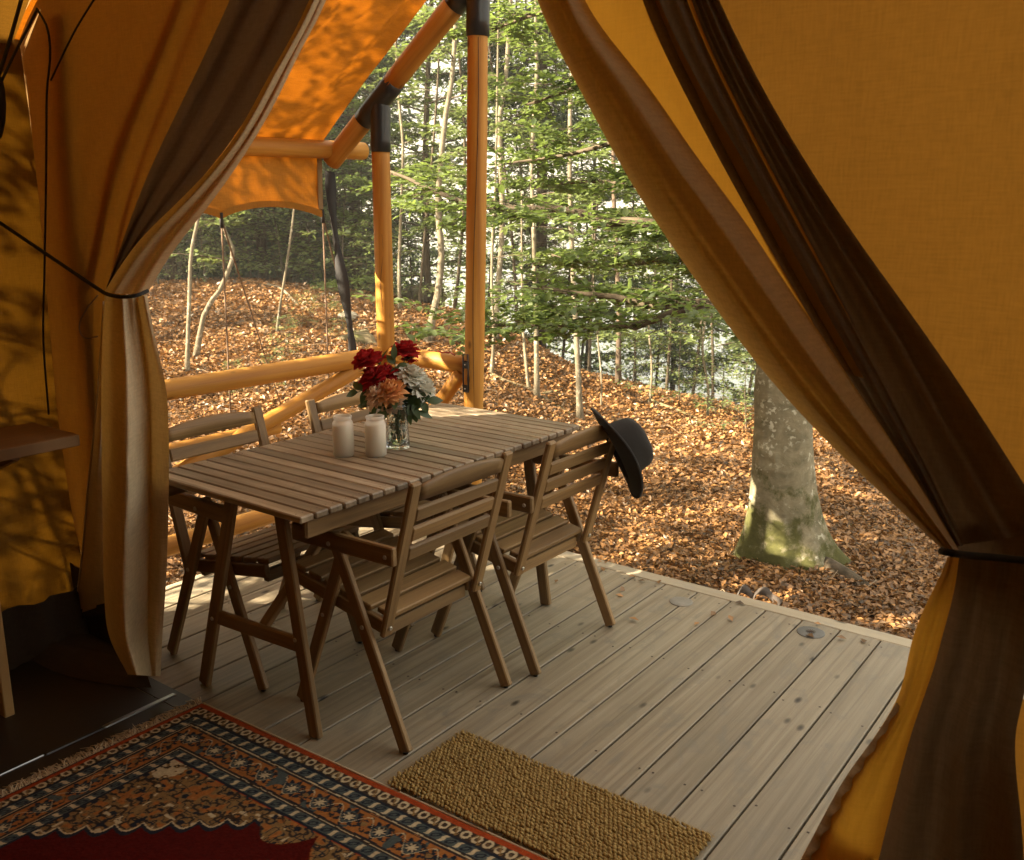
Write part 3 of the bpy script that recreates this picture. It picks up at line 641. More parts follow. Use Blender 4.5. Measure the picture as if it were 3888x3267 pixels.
# sleeve plates joining post and rafter, gate latch on post
pl = base1+Vector((-.062, -.012, 0))
lat = [(-.006, .83), (-.006, .545), (.022, .545), (.022, .83), (-.006, .83)]
lz = [ony(949, 727, 3.20), ony(950, 803, 3.20), ony(960, 803, 3.20), ony(959, 727, 3.20), ony(949, 727, 3.20)]
tube('latch_wire', [tuple(p) for p in lz], .0035, M['black_metal'], pf, 6)
for py in (748, 797): 
    q = ony(955, py, 3.205); plank('latch_plate', q-Vector((.017, 0, 0)), q+Vector((.017, 0, 0)), .012, .034, M['black_metal'], pf)
    V, F = lathe([(.0003, .003), (.0035, .002), (.004, 0)], 8); put('screw', mesh_np('screw', V, tris(F), M['steel']), Matrix.Translation(q+Vector((0, -.007, 0))) @ Matrix.Rotation(PI/2, 4, 'X'), pf)

ra = thing('railing', 'log railing with slanting braces round the left corner of the deck', 'railing', (-3.2, 2.4, 0))
log('top_rail', (-3.2, 1.76, .837), (-3.2, 3.30, .824), .040, parent=ra, r1=.043, seed=11)
log('top_rail', (-3.13, 3.25, .835), (-2.675, 3.25, .828), .040, parent=ra, r1=.039, seed=12)
log('mid_rail', (-3.21, 1.76, .589), (-3.21, 2.60, .585), .030, parent=ra, seed=19)
log('low_rail', (-3.2, 1.76, .213), (-3.2, 3.22, .195), .040, parent=ra, r1=.038, seed=13)
b0, b1 = onx(735, 757, -3.2), onx(420, 938, -3.2); db = (b1-b0).normalized()
log('brace', b0, b0+db*1.32, .036, parent=ra, r1=.034, seed=14)
log('low_rail', (-3.14, 3.25, .2), (-2.675, 3.25, .2), .036, parent=ra, seed=15)
q0, q1 = ony(948, 762, 3.25), ony(893, 838, 3.25); dq = (q1-q0).normalized()
log('brace', q0, q0+dq*((-3.14-q0.x)/dq.x), .034, parent=ra, seed=16)
rc = [Vector((-2.72, 3.222, .873)), Vector((-2.76, 3.235, .879)), Vector((-2.80, 3.228, .877)), Vector((-2.835, 3.24, .880))]
tag(tube('red_cord', curve_pts(rc, 12), .0035, M['red_cord'], None, 6), 'short red cord lying on the end of the porch top rail', 'cord')

# ------------------------------------------------------------------ valance and guy ropes
def val(u, v):
    y = 1.63+(3.19-1.63)*u; ph = ((y-1.46)/.571) % 1.0; arch = math.sin(PI*ph)
    zb = 1.462+.012*u+.052*arch**0.7; zt_ = 1.80
    x = -3.53-.012*math.sin(PI*v)+.014*(1-arch)*v*math.cos(ph*2*PI)+.008*math.sin(y*31)*v*(1-v)
    return (x, y, zt_+(zb-zt_)*v)
va = sheet('valance', val, 110, 16, M['canvas_roof'], tent)
def vedge(u, v):
    p = val(u, 1.0); q = val(u, .90); return (p[0]+.004, p[1], p[2]+(q[2]-p[2])*v)
sheet('valance_hem', vedge, 110, 3, M['canvas_roof'], tent)
plank('corner_webbing', (-3.525, 3.185, 1.50), (-3.525, 3.192, 1.78), .03, .004, canvas_mat('beige_webbing', (.42, .3, .17), (.4, .2, .06), .3), tent, up=(1, 0, 0))
layer('shadow_strip', [(378, -10), (300, 180), (245, 302), (210, 450), (182, 593)], [(396, -10), (318, 180), (262, 302), (224, 450), (196, 593)], 40, 3, lambda s, t_: 1.675, M['canvas_wall'], tent)  # strip added behind the wall, darkens it to imitate a soft shadow line
def guy(a, b, label, r=.0042, mat=None):
    g_ = thing('guy_rope', label, 'rope', tuple(b), 0, 'guy ropes of the porch canopy')
    tube('rope', [tuple(a), tuple((Vector(a)+Vector(b))/2-Vector((0, 0, .01))), tuple(b)], r, mat or M['rope_tan'], g_, 6)
    return g_
cA = Vector(val((2.602-1.63)/1.56, 1)); cB = Vector(val(1.0, 1))
def gpt(px, py, x): 
    p = onx(px, py, x); return Vector((p.x, p.y, p.z))
gA = Vector((cA.x-.02, cA.y-.03, tz(cA.x, cA.y))); guy(cA, gA, 'rope hanging straight down from the middle valance corner')
gB = Vector((cB.x-.03, cB.y+.01, tz(cB.x, cB.y))); guy(cB, gB, 'rope hanging straight down from the outer valance corner')
def slant(c, px, py):   # rope leaves corner c, passes pixel, ends on the ground
    best = None
    for x in np.linspace(-3.6, -5.4, 90):
        q = onx(px, py, x); dd = (q-c); 
        if dd.z >= 0: continue
        e = c+dd*3.0
        s = (tz(q.x, q.y)-c.z)/dd.z; 
        if best is None or abs(s-1.25) < best[0]: best = (abs(s-1.25), c+dd*s)
    return best[1]
g1_ = guy(cA, slant(cA, 560, 780), 'slanting tan rope from the middle valance corner to the ground')
g2_ = guy(cB, slant(cB, 715, 660), 'slanting tan rope from the outer valance corner to the ground')
tube('tension_loop', [tuple(cA+Vector((0, 0, .03))), tuple(cA-Vector((0, 0, .035)))], .009, M['strap'], tent, 6)
tube('tension_loop', [tuple(cB+Vector((0, 0, .03))), tuple(cB-Vector((0, 0, .035)))], .009, M['strap'], tent, 6)
# twisted dark strap from the rafter end to the ground
sp = [dep(676, 352, 4.55), dep(680, 420, 4.57), dep(690, 500, 4.6), dep(703, 580, 4.62), dep(714, 650, 4.64), dep(722, 710, 4.66), dep(728, 770, 4.67)]
sp = curve_pts([tuple(p) for p in sp], 50); V = []
for i, p in enumerate(sp):
    a = .5*math.sin(i*.16)+.4; w = .022+.008*math.sin(i*.3); ax = np.array(tuple(AR))*math.cos(a)+np.array(tuple(AF))*math.sin(a)
    V += [p-ax*w, p+ax*w]
stp = wmesh('webbing_strap', V, grid_faces(50, 2), M['strap'], None, True)
tag(stp, 'twisted black strap hanging from the left end of the rafter', 'strap')
sm = stp.modifiers.new('thick', 'SOLIDIFY'); sm.thickness = .003

# ------------------------------------------------------------------ bolts
def bolt_mesh(r=.0065):
    V, F = lathe([(.0003, .003), (r*.35, .0018), (r*.4, .003), (r*.9, .0028), (r, .001), (r, -.001)], 12)
    return mesh_np('bolt', V, tris(F), M['steel'], False)
BOLT = bolt_mesh()
def bolt(base, p, nrm, parent, s=1.0):
    n = Vector(nrm).normalized(); q = n.to_track_quat('Z', 'Y').to_matrix().to_4x4()
    return put('bolt', BOLT, base @ Matrix.Translation(p) @ q @ Matrix.Scale(s, 4), parent)

# ------------------------------------------------------------------ table
CX_T = -2.202
tb = thing('garden_table', 'long folding garden table with narrow weathered wooden slats', 'table', (CX_T, 2.24, 0))
for k in range(26):
    y = 1.580+k*.0528; e = .003*math.sin(k*2.7)
    plank('slat', (CX_T-.351+e, y, .7155), (CX_T+.350+e*.5, y, .7155), .0474, .019, M['tabletop'], tb, b=.0035)
for sx in (-1, 1):
    x = CX_T+sx*.318; plank('apron', (x, 1.592, .6765), (x, 2.905, .6765), .022, .057, M['acacia'], tb, b=.005)
for y in (1.648, 2.84):
    plank('cross_bar', (CX_T-.30, y+.028, .678), (CX_T+.30, y+.028, .678), .022, .05, M['acacia'], tb)
    plank('leg', (-2.478, y, .002), (-2.262, y, .69), .021, .046, M['acacia'], tb, up=(1, 0, 0), b=.004)
    plank('leg', (-1.942, y, .002), (-2.047, y, .69), .021, .046, M['acacia'], tb, up=(1, 0, 0), b=.004)
    plank('stretcher', (-2.385, y+.004, .262), (-2.000, y+.004, .280), .020, .046, M['acacia'], tb, b=.004)
for y0, y1 in ((1.670, 2.10), (2.82, 2.39)):
    plank('diagonal_brace', (CX_T+.02, y0, .28), (CX_T+.02, y1, .655), .040, .018, M['acacia'], tb, b=.003)
plank('centre_bar', (CX_T-.305, 2.24, .672), (CX_T+.305, 2.24, .672), .04, .02, M['acacia'], tb)
A = Acc()
for k in range(26):
    for sx in (-1, 1):
        for dy in (-.011, .011):
            c = np.array([CX_T+sx*.318+random.uniform(-.003, .003), 1.580+k*.0528+dy, .7253]); a = np.linspace(0, 2*PI, 6, endpoint=False)
            A.add(np.vstack([c, c+.0024*np.c_[np.cos(a), np.sin(a), 0*a-.1]]), [(0, 1+j, 1+(j+1) % 6) for j in range(6)])
V, F = A.arr(); o = wmesh('screw_heads', V, F, M['nail'], tb); o['kind'] = 'stuff'
bolt(Matrix.Identity(4), (-2.0, 1.6365, .30), (0, -1, 0), tb); bolt(Matrix.Identity(4), (-2.395, 1.6365, .258), (0, -1, 0), tb)

# ------------------------------------------------------------------ chairs
def arch_slat():
    n = 14; V = []
    for i in range(n+1):
        s = -1+2*i/n; y = s*.183; zt_ = .026+.018*(1-s*s); zb = -.017
        for (x, z) in ((-.0085, zb), (.0085, zb), (.0085, zt_-.004), (.004, zt_), (-.004, zt_), (-.0085, zt_-.004)): V.append((y, x, z))
    F = grid_faces(n+1, 6, 0, True); k = n*6
    F = tris(F)+[(0, 2, 1), (0, 3, 2), (0, 4, 3), (0, 5, 4), (k, k+1, k+2), (k, k+2, k+3), (k, k+3, k+4), (k, k+4, k+5)]
    return mesh_np('arched_slat', V, F, M['acacia'], False)
ARCH = arch_slat()
def make_chair(label, loc, rz):
    t_ = thing('garden_chair', label, 'chair', (0, 0, 0), 0, 'folding wooden armchairs round the table')
    I = Matrix.Identity(4); ac = M['acacia']
    for s in (-1, 1):
        plank('leg', (-.235, s*.2385, .006), (.036, s*.2385, .612), .020, .042, ac, t_, up=(1, 0, 0), b=.004)
        plank('leg', (.235, s*.216, .006), (-.006, s*.216, .612), .020, .042, ac, t_, up=(-1, 0, 0), b=.004)
        for x in (-.232, .232):
            yy = s*(.2385 if x < 0 else .216); V, F = lathe([(.0003, 0), (.008, 0), (.008, .012), (.0003, .012)], 8)
            put('foot_glide', mesh_np('foot_glide', V, tris(F), M['rubber']), Matrix.Translation((x, yy, 0)), t_)
        plank('armrest', (-.232, s*.2605, .603), (.178, s*.2605, .594), .021, .054, ac, t_, b=.004, ends=0)
        plank('seat_rail', (-.118, s*.1945, .345), (.262, s*.1945, .414), .020, .044, ac, t_, b=.003)
        up = Vector((-.967, 0, -.255))
        plank('back_post', (-.133, s*.2055, .325), (-.263, s*.2055, .806), .041, .019, ac, t_, up=up, b=.005)
        bolt(I, (.018, s*.2715, .590), (0, s, 0), t_, 1.1); bolt(I, (-.205, s*.2715, .600), (0, s, 0), t_, 1.0)
        bolt(I, (-.083, s*.2490, .352), (0, s, 0), t_, 1.1); bolt(I, (.108, s*.2265, .331), (0, s, 0), t_)
        bolt(I, (-.1525, s*.2055, .352), (-1, 0, -.26), t_, 1.1)
    for k in range(6):
        X_ = -.106+k*.0695; z = .345+.0695*(X_+.118)/.38+.022+.0095; L = .365 if k == 0 else .392
        plank('seat_slat', (X_, -L/2, z), (X_, L/2, z), .058, .018, ac, t_, up=(-.18, 0, 1), b=.003)
    for X_, z in ((-.10, .325), (.235, .387)): plank('cross_bar', (X_, -.183, z), (X_, .183, z), .022, .04, ac, t_)
    for zc_ in (.583, .643, .704):
        x = -.133-.13*(zc_-.325)/.481
        plank('back_slat', (x, -.183, zc_), (x, .183, zc_), .044, .016, ac, t_, up=up, b=.004)
    x = -.133-.13*(.762-.325)/.481; tilt = Matrix.Rotation(-.262, 4, 'Y')
    put('top_slat', ARCH, Matrix.Translation((x, 0, .765)) @ tilt @ Matrix.Rotation(PI/2, 4, 'Z'), t_)
    t_.matrix_basis = Matrix.Translation(loc) @ Matrix.Rotation(rz, 4, 'Z'); return t_
def copy_tree(o, parent=None):
    c = o.copy(); link(c); c.parent = parent
    for ch in list(o.children): copy_tree(ch, c)
    return c
ch0 = make_chair('wooden armchair with its back to the camera nearest the doormat', (-1.907, 1.985, 0), PI)
for lab, x, y, rz in (('wooden armchair with the charcoal hat hung on its back', -1.872, 2.585, PI-.01),
                      ('wooden armchair across the table beside the left curtain', -2.520, 1.950, 0.0),
                      ('wooden armchair behind the flower vase next to the railing', -2.462, 2.570, 0.01)):
    c = copy_tree(ch0); c['label'] = lab; c.matrix_basis = Matrix.Translation((x, y, 0)) @ Matrix.Rotation(rz, 4, 'Z')

# ------------------------------------------------------------------ hat
def hat():
    n = 48; prof = []; V = []
    rad = [.004, .02, .04, .058, .070, .078, .0835, .087, .090, .092, .0935, .100, .112, .126, .140, .154, .165, .170, .1705, .168]
    zz = [.118, .119, .119, .116, .110, .100, .085, .062, .036, .014, .002, -.002, -.003, -.002, 0, .003, .007, .011, .008, .003]
    for r_, z_ in zip(rad, zz):
        for j in range(n):
            a = 2*PI*j/n; ca, sa = math.cos(a), math.sin(a); ex, ey = (1.10, .92) if r_ < .095 else (1.04, .98)
            x, y, z = r_*ca*ex, r_*sa*ey, z_
            if r_ < .08: z -= .034*math.exp(-(y/.020)**2)*max(0, 1-(x/.10)**2)*(1 if z_ > .09 else 0)
            if .05 < z_ < .117: y *= 1-.16*math.exp(-((x-.055)/.035)**2)
            if r_ > .10: z += (.026*sa*sa-.016*ca*ca)*((r_-.10)/.07)**1.3
            V.append((x, y, z))
    F = grid_faces(len(rad), n, 0, True); return V, F, n
ax = (Vector(AR)*.84+Vector((0, 0, 1))*.44+Vector(AF)*.10).normalized()
hx = Vector((0, 0, 1))-ax*ax.z; hx.normalize(); hx = -hx; hy = ax.cross(hx)
hc = dep(1262, 928, 3.27)
hm = Matrix(((hx.x, hy.x, ax.x, hc.x), (hx.y, hy.y, ax.y, hc.y), (hx.z, hy.z, ax.z, hc.z), (0, 0, 0, 1)))
ht = thing('felt_hat', 'charcoal felt hat hung on the corner of a chair back', 'hat', tuple(hc))
V, F, n = hat(); o = put('hat_shell', mesh_np('hat_shell', V, tris(F), M['felt'], True), hm, ht)
m_ = o.modifiers.new('thick', 'SOLIDIFY'); m_.thickness = .003; m_.offset = 0
V = []
for z_, r_ in ((.004, .0955), (.006, .0965), (.024, .0938), (.026, .0928)):
    for j in range(n): a = 2*PI*j/n; V.append((r_*math.cos(a)*1.10, r_*math.sin(a)*.92, z_))
put('hat_band', mesh_np('hat_band', V, tris(grid_faces(4, n, 0, True)), M['felt_band'], True), hm, ht)

# ------------------------------------------------------------------ vase, candles, flowers
ZT = .7255
vp = Vector((-2.168, 2.262, ZT))
vz = thing('crystal_vase', 'cut crystal vase holding the flower bouquet', 'vase', tuple(vp))
H = .155
def facet(a, z, i):
    if i < 2 or i > 16: return 0
    return .0016*(abs(math.sin(7*a+z*150))+abs(math.sin(7*a-z*150))-1.2)
pr = [(.002, 0), (.040, 0)]+[(.0405-.0055*min(1, k/10)+.0035*max(0, (k-14)/3)**2, .004+k*H/18) for k in range(0, 18)]
pin = [(.0345-.004*min(1, k/10)+.003*max(0, (k-14)/3)**2, .012+(17-k)*0+k*(H-.010)/18) for k in range(17, -1, -1)]+[(.001, .012)]
V, F = lathe(pr+pin, 84, lambda a, z, i: facet(a, z, i) if i < 20 else 0); put('glass', mesh_np('glass', V, tris(F), M['crystal'], False), Matrix.Translation(vp), vz)
V, F = lathe([(.001, .0135), (.0298, .0135), (.0298, .085), (.001, .085)], 32); put('water', mesh_np('water', V, tris(F), M['water'], True), Matrix.Translation(vp), vz)

for i, (px, py, dz, lab) in enumerate(((705, 934, 0, 'cream jar candle at the left, farther from the vase'), (771, 934, 0, 'cream jar candle beside the crystal vase'))):
    p = onz(px, py, ZT); cn = thing('jar_candle', lab, 'candle', tuple(p), 0, 'jar candles on the table')
    R_ = .0345
    V, F = lathe([(.001, .0), (R_-.004, 0), (R_, .004), (R_+.0005, .05), (R_, .108), (R_-.002, .114), (R_-.006, .120), (R_-.006, .124), (R_-.004, .126), (R_-.004, .134), (R_-.006, .135), (R_-.0085, .134), (R_-.0085, .122), (R_-.0045, .113), (R_-.003, .106), (R_-.0028, .006), (.001, .004)], 40)
    put('jar', mesh_np('jar', V, tris(F), M['frost'], True), Matrix.Translation(p), cn)
    V, F = lathe([(.001, .0045), (R_-.0033, .0065), (R_-.0033, .104), (R_-.006, .1055), (.001, .1045)], 32)
    put('wax', mesh_np('wax', V, tris(F), M['wax'], True), Matrix.Translation(p), cn)
    V, F = lathe([(.0008, .104), (.0008, .112)], 6); put('wick', mesh_np('wick', V, tris(F), M['rope_dark']), Matrix.Translation(p), cn)

def petal_grid(r0, L, W, theta, tilt, curl, cup, g, nu=5, nv=5):
    V = []
    for i in range(nu):
        u = i/(nu-1)
        for j in range(nv):
            v_ = -1+2*j/(nv-1)
            w = W*math.sin(PI*(.12+.80*u)**.8)*v_*.5
            ang = tilt+curl*u*u
            # path outward: integrate approx
            rr = r0+L*u*math.cos(tilt+curl*u*.4); zz = L*u*math.sin(tilt+curl*u*.4)
            rr += -cup*(v_*v_)*L*.30; zz += .25*abs(v_)**2*cup*L*.5
            rr += g.normal()*L*.025; zz += g.normal()*L*.025+.04*L*math.sin(v_*5+theta*3)*u
            c_, s_ = math.cos(theta), math.sin(theta); V.append((rr*c_-w*s_, rr*s_+w*c_, zz))
    return V, tris(grid_faces(nu, nv))
def blossom(R, rings, mat, seed, ruffle=1.0):
    g = np.random.default_rng(seed); A = Acc()
    for ri in range(rings):
        f = ri/(rings-1); cnt = int(5+6*f*ruffle)
        for k in range(cnt):
            th = 2*PI*(k+.5*(ri % 2)+g.uniform(-.25, .25))/cnt
            L = R*(.55+.55*f)*g.uniform(.88, 1.12); tilt = math.radians(88-72*f**1.1+g.uniform(-8, 8)); curl = (-.9*f+.35*(1-f))
            V, F = petal_grid(R*.04+R*.10*f, L, R*(.75+.45*f)*g.uniform(.85, 1.15)/max(1, ruffle*.8), th, tilt, curl, .8-.5*f, g)
            V = np.array(V); V[:, 2] -= R*.25*f; A.add(V, F)
    V, F = A.arr(); return mesh_np('blossom', V, F, mat, True)
def leaf_one(L, W, curl=.3):
    n = 6; V = []
    for i in range(n+1):
        u = i/n; w = W*.5*math.sin(PI*min(1, u*.96+.02)**.85); z = -curl*L*u*u; V += [(u*L, -w, z+.12*w), (u*L, 0, z), (u*L, w, z+.12*w)]
    F = []
    for i in range(n):
        for j in range(2): a = i*3+j; F.append((a, a+1, a+4, a+3))
    return mesh_np('leaf', V, tris(F), M['flower_leaf'], True)
LEAVES = [leaf_one(.062, .040, .25), leaf_one(.052, .034, .5), leaf_one(.068, .028, .35)]
DV = (vp-CAM).dot(AF)
def fpos(px, py, dd=0.0): return dep(px, py, DV+dd)
mouth = vp+Vector((0, 0, .150))
FL = [('rose', 'deep red rose at the far left of the bouquet', 748, 735, 24, -.02, 'red', 6), ('rose', 'deep red rose at the top of the bouquet', 831, 716, 25, .05, 'red', 6),
      ('rose', 'dark red rose directly above the peach bloom', 763, 772, 25, -.03, 'red', 6), ('rose', 'dark red rose in the middle just left of the white peony', 789, 766, 24, .0, 'red', 6),
      ('rose', 'small red rose just below the topmost rose', 838, 735, 14, .08, 'red', 4), ('rose', 'small red rosebud between the left roses', 771, 733, 17, .02, 'red', 4),
      ('peony', 'pale peach bloom low at the left above the vase', 772, 805, 25, -.045, 'peach', 6), ('peony', 'orange peach bloom in front above the vase', 800, 800, 25, -.06, 'orange', 6), ('peony', 'peach pink bloom hanging lowest over the vase rim', 803, 822, 20, -.05, 'peach', 5),
      ('peony', 'white peony right of the dark red rose', 845, 768, 26, -.01, 'white', 6), ('peony', 'white peony at the far right of the bouquet', 868, 797, 27, .01, 'white', 6), ('peony', 'white peony bloom rising above its white neighbours', 862, 776, 20, .04, 'white', 5)]
for i, (nm, lab, px, py, rp_, dd, mt, rings) in enumerate(FL):
    p = fpos(px, py, dd); R = rp_/1921*DV*1.25
    axd = ((p-mouth).normalized()*.8+(-AF)*.55+Vector((0, 0, .25))).normalized()
    f_ = thing(nm+'_flower', lab, 'flower', tuple(p), 0, 'cut flowers in the crystal vase')
    q = axd.to_track_quat('Z', 'Y').to_matrix().to_4x4()
    put('blossom', blossom(R*.92, rings, M[mt], 40+i, 1.0 if nm == 'rose' else 1.6), Matrix.Translation(p) @ q, f_)
    sp_ = curve_pts([tuple(p-axd*R*.3), tuple(p*.45+mouth*.55+Vector((0, 0, -.01))), tuple(mouth+Vector((random.uniform(-.012, .012), random.uniform(-.012, .012), -.01))), tuple(vp+Vector((random.uniform(-.014, .014), random.uniform(-.014, .014), .02)))], 14)
    tube('stem', sp_, .0019, M['flower_leaf'], f_, 6)
    for k in range(5):
        g = rng.uniform(-1, 1, 3); me = LEAVES[(i+k) % 3]; b_ = Vector(tuple(sp_[1+k % 5]))
        dd_ = (Vector((g[0], g[1], g[2]*.6))+(p-mouth).normalized()*.5).normalized()
        put('leaf', me, Matrix.Translation(b_) @ dd_.to_track_quat('X', 'Z').to_matrix().to_4x4(), f_)
# leafy sprigs
for i, (lab, pts, n_) in enumerate((('leafy sprig arching down at the left of the bouquet', ((770, 795), (745, 800), (725, 808)), 8),
                          ('leafy sprig reaching out at the right of the bouquet', ((835, 830), (862, 826), (882, 822)), 7),
                          ('leafy sprig hanging in front right of the vase', ((822, 836), (842, 838), (858, 846)), 6),
                          ('upright leafy sprig between the red and white blooms', ((810, 800), (812, 765), (808, 738)), 9),
                          ('leafy sprig filling the middle over the vase mouth', ((800, 845), (830, 815), (842, 798)), 11),
                          ('leafy sprig left under the peach bloom', ((790, 843), (768, 832), (748, 832)), 8))):
    P_ = [mouth]+[fpos(x, y, -.03+.01*i) for x, y in pts]; P_ = curve_pts([tuple(p) for p in P_], 12)
    f_ = thing('leafy_sprig', lab, 'sprig', tuple(P_[0]), 0, 'green sprigs in the bouquet'); tube('stem', P_, .0014, M['flower_leaf'], f_, 6)
    for k in range(n_):
        b_ = Vector(tuple(P_[min(11, 3+int(9*k/n_))])); tan = Vector(tuple(P_[-1]-P_[4])).normalized(); sd = tan.cross(Vector(AF)).normalized()*(1 if k % 2 else -1)
        dd_ = (tan*.5+sd*.8+Vector((rng.uniform(-.3, .3), rng.uniform(-.3, .3), rng.uniform(-.3, .2)))).normalized()
        if k == n_-1: dd_ = tan
        zax = (-Vector(AF)+Vector((0, 0, .6))).normalized(); y_ = zax.cross(dd_).normalized(); z_ = dd_.cross(y_)
        put('leaf', LEAVES[k % 3], Matrix.Translation(b_) @ Matrix(((dd_.x, y_.x, z_.x, 0), (dd_.y, y_.y, z_.y, 0), (dd_.z, y_.z, z_.z, 0), (0, 0, 0, 1))) @ Matrix.Scale(.85, 4), f_)

# ------------------------------------------------------------------ rug
R0 = np.array([-2.371, 1.562]); EX = np.array([1.276, .050]); EX /= np.linalg.norm(EX); EY = np.array([-.012, -1.0])
RL, RWD = 2.35, 1.62
def fold(x, p): return np.abs(((x/p) % 1.0)-.5)*2
COLS = dict(rust=(.25, .042, .011), navy=(.014, .017, .024), brown=(.09, .055, .028), cream=(.42, .34, .21), slate=(.060, .072, .068), orange=(.27, .105, .028), red=(.062, .005, .003), tan=(.19, .115, .045), dkbrown=(.035, .023, .016))
def rug_color(a, b):
    """a along the fringed end from the edge, b from the long edge (metres); returns rgb"""
    a_ = np.minimum(a, RL-a)*1.18; b_ = np.minimum(b, RWD-b); d = np.minimum(a_, b_); s = np.where(a_ < b_, b, a)  # along coordinate
    n1 = vnoise(a, b, 160, 3); n2 = vnoise(a, b, 60, 4); n3 = vnoise(a, b, 28, 5); d = d+.0012*n2; s = s+.0015*n1
    col = np.zeros(a.shape+(3,)); 
    def setc(m, c): col[m] = COLS[c]
    setc(np.ones(a.shape, bool), 'rust')
    # outer guard
    m = (d > .025) & (d < .062); setc(m, 'dkbrown'); w = (d-.040)/.022; ph = (s/.034) % 1.0
    setc(m & (np.abs(np.hypot((ph-.5)*1.5, w*.75)-.45) < .14), 'cream'); setc(m & (np.hypot((ph-.5)*1.5, w*.75) < .26) & (n2 > -.1), 'brown')
    zig = np.abs(w-(fold(s+.005, .034)*2-1)*.8) < .22; setc(m & zig & (np.floor(s/.034) % 2 == 0) & (np.abs(w) < .85), 'tan')
    setc((d > .060) & (d < .066), 'navy')
    # slate bands with slanted cream dashes
    def dash(lo, hi, p):
        m = (d > lo) & (d < hi); setc(m, 'slate'); w = (d-(lo+hi)/2)/((hi-lo)/2); ph = ((s+w*.012)/p) % 1.0
        S = np.abs(ph-.5-.12*np.sin(w*2.6)) < .12; setc(m & S & (np.abs(w) < .78), 'cream')
        ph2 = ((s+w*.012)/p+.5) % 1.0; k = np.hypot((ph2-.5)*3, w*.9); setc(m & (k < .62) & (k > .32), 'navy'); setc(m & (np.abs(w) > .88), 'navy')
    dash(.066, .100, .046)
    setc((d > .100) & (d < .112), 'dkbrown'); setc((d > .104) & (d < .107), 'cream')
    # main border
    lo, hi = .112, .196; m = (d > lo) & (d < hi); setc(m, 'orange'); w = (d-(lo+hi)/2); p = .105
    c = ((s/p) % 1.0-.5)*p; r = np.hypot(c, w); an = np.arctan2(w, c)
    setc(m & (r < .030*(1+.28*np.cos(8*an))), 'navy'); setc(m & (np.abs(r-.020) < .003), 'slate'); setc(m & (r < .013*(1+.35*np.cos(8*an))), 'cream')
    c2 = (((s+p/2)/p) % 1.0-.5)*p; r2 = np.hypot(c2, w*1.1); an2 = np.arctan2(w, c2)
    setc(m & (r2 < .026*(1+.4*np.cos(5*an2+1))) & (n1+n2*.6 > -.1), 'navy'); setc(m & (r2 < .009), 'tan')
    vine = np.abs(w-.026*np.sin(s/p*2*PI+.6)) < .0022; setc(m & vine, 'dkbrown'); vine = np.abs(w+.028*np.cos(s/p*2*PI)) < .0016; setc(m & vine, 'cream')
    setc(m & (n3 > .30) & (r > .034), 'slate')
    setc(m & (np.abs(np.abs(w)-.040) < .0016), 'navy')
    setc((d > .196) & (d < .208), 'dkbrown'); setc((d > .2005) & (d < .203), 'cream')
    dash(.208, .240, .046)
    setc((d > .240) & (d < .247), 'navy')
    # spandrels and field
    A1 = a_-.247; B1 = b_-.247; inn = (A1 > 0) & (B1 > 0)
    q = A1/.56+B1/.40; sc_ = np.abs(np.sin((A1-B1)*PI/.105))
    sp = inn & ((q < .95+.10*sc_) | (B1 < .095*np.abs(np.sin((A1-.47)*PI/.21))**.7*(A1 > .47)))
    setc(inn, 'red'); edge = inn & (q < 1.0+.10*sc_) & ~sp; setc(edge, 'navy'); setc(sp, 'tan')
    fl = np.hypot(((a/.085) % 1-.5), ((b/.075) % 1-.5)); anf = np.arctan2(((b/.075) % 1-.5), ((a/.085) % 1-.5))
    setc(sp & (np.abs(fl-.33-.07*np.cos(5*anf)) < .055), 'dkbrown'); setc(sp & (fl < .12), 'navy'); setc(sp & (n2 > .26), 'orange'); setc(sp & (n2 < -.36), 'cream'); setc(sp & (np.abs(n2) < .045), 'navy'); setc(sp & (np.abs(n3) < .020), 'dkbrown')
    setc(sp & (np.hypot(A1-.03, (B1-.03)) < .055) & (n2 > -.1), 'cream')
    setc(sp & (q > .93+.10*sc_) & (A1 < .46), 'cream')
    col *= 1.08*(1+.35*n1+.25*vnoise(a, b, 420, 9)+.18*vnoise(a, b, 3, 8))[..., None]
    return np.clip(col, .002, 1)
def rug_patch(name, a0, a1, b0, b1, res, parent):
    aa = np.arange(a0, a1+res*.5, res); bb = np.arange(b0, b1+res*.5, res); Ag, Bg = np.meshgrid(aa, bb, indexing='ij')
    XY = R0+Ag[..., None]*EX+Bg[..., None]*EY
    Zg = .0095+.0014*vnoise(Ag, Bg, 260, 6)+.003*np.maximum(vnoise(Ag, Bg, 3.5, 7), 0)
    ed = np.minimum(np.minimum(Ag, RL-Ag), np.minimum(Bg, RWD-Bg)); Zg = Zg*np.clip(.35+ed/.012, 0, 1)
    Zg += .0035*np.sin(Ag*17)*np.exp(-np.minimum(Bg, RWD-Bg)/.05)*.5
    V = np.c_[XY[..., 0].ravel(), XY[..., 1].ravel(), Zg.ravel()]; c = V.mean(0); c[2] = 0
    F = np.array(grid_faces(*Ag.shape)); me = mesh_np(name, V-c, F[:, ::-1], M['rug'], True)
    ca = me.color_attributes.new('pile', 'FLOAT_COLOR', 'POINT'); col = rug_color(Ag, Bg).reshape(-1, 3)
    ca.data.foreach_set('color', np.c_[col, np.ones(len(col))].astype(np.float32).ravel()); return put(name, me, Matrix.Translation(Vector(tuple(c))), parent)
t = NT('knotted_wool_pile'); at = t.new('ShaderNodeAttribute'); at.attribute_name = 'pile'
v = t.coord('Object', rand=False); M['rug'] = t.surf(t.bsdf(at.outputs['Color'], 0.92, t.bump(t.noise(v, 420, 2), .5, .003), Specular__IOR__Level=0.05))
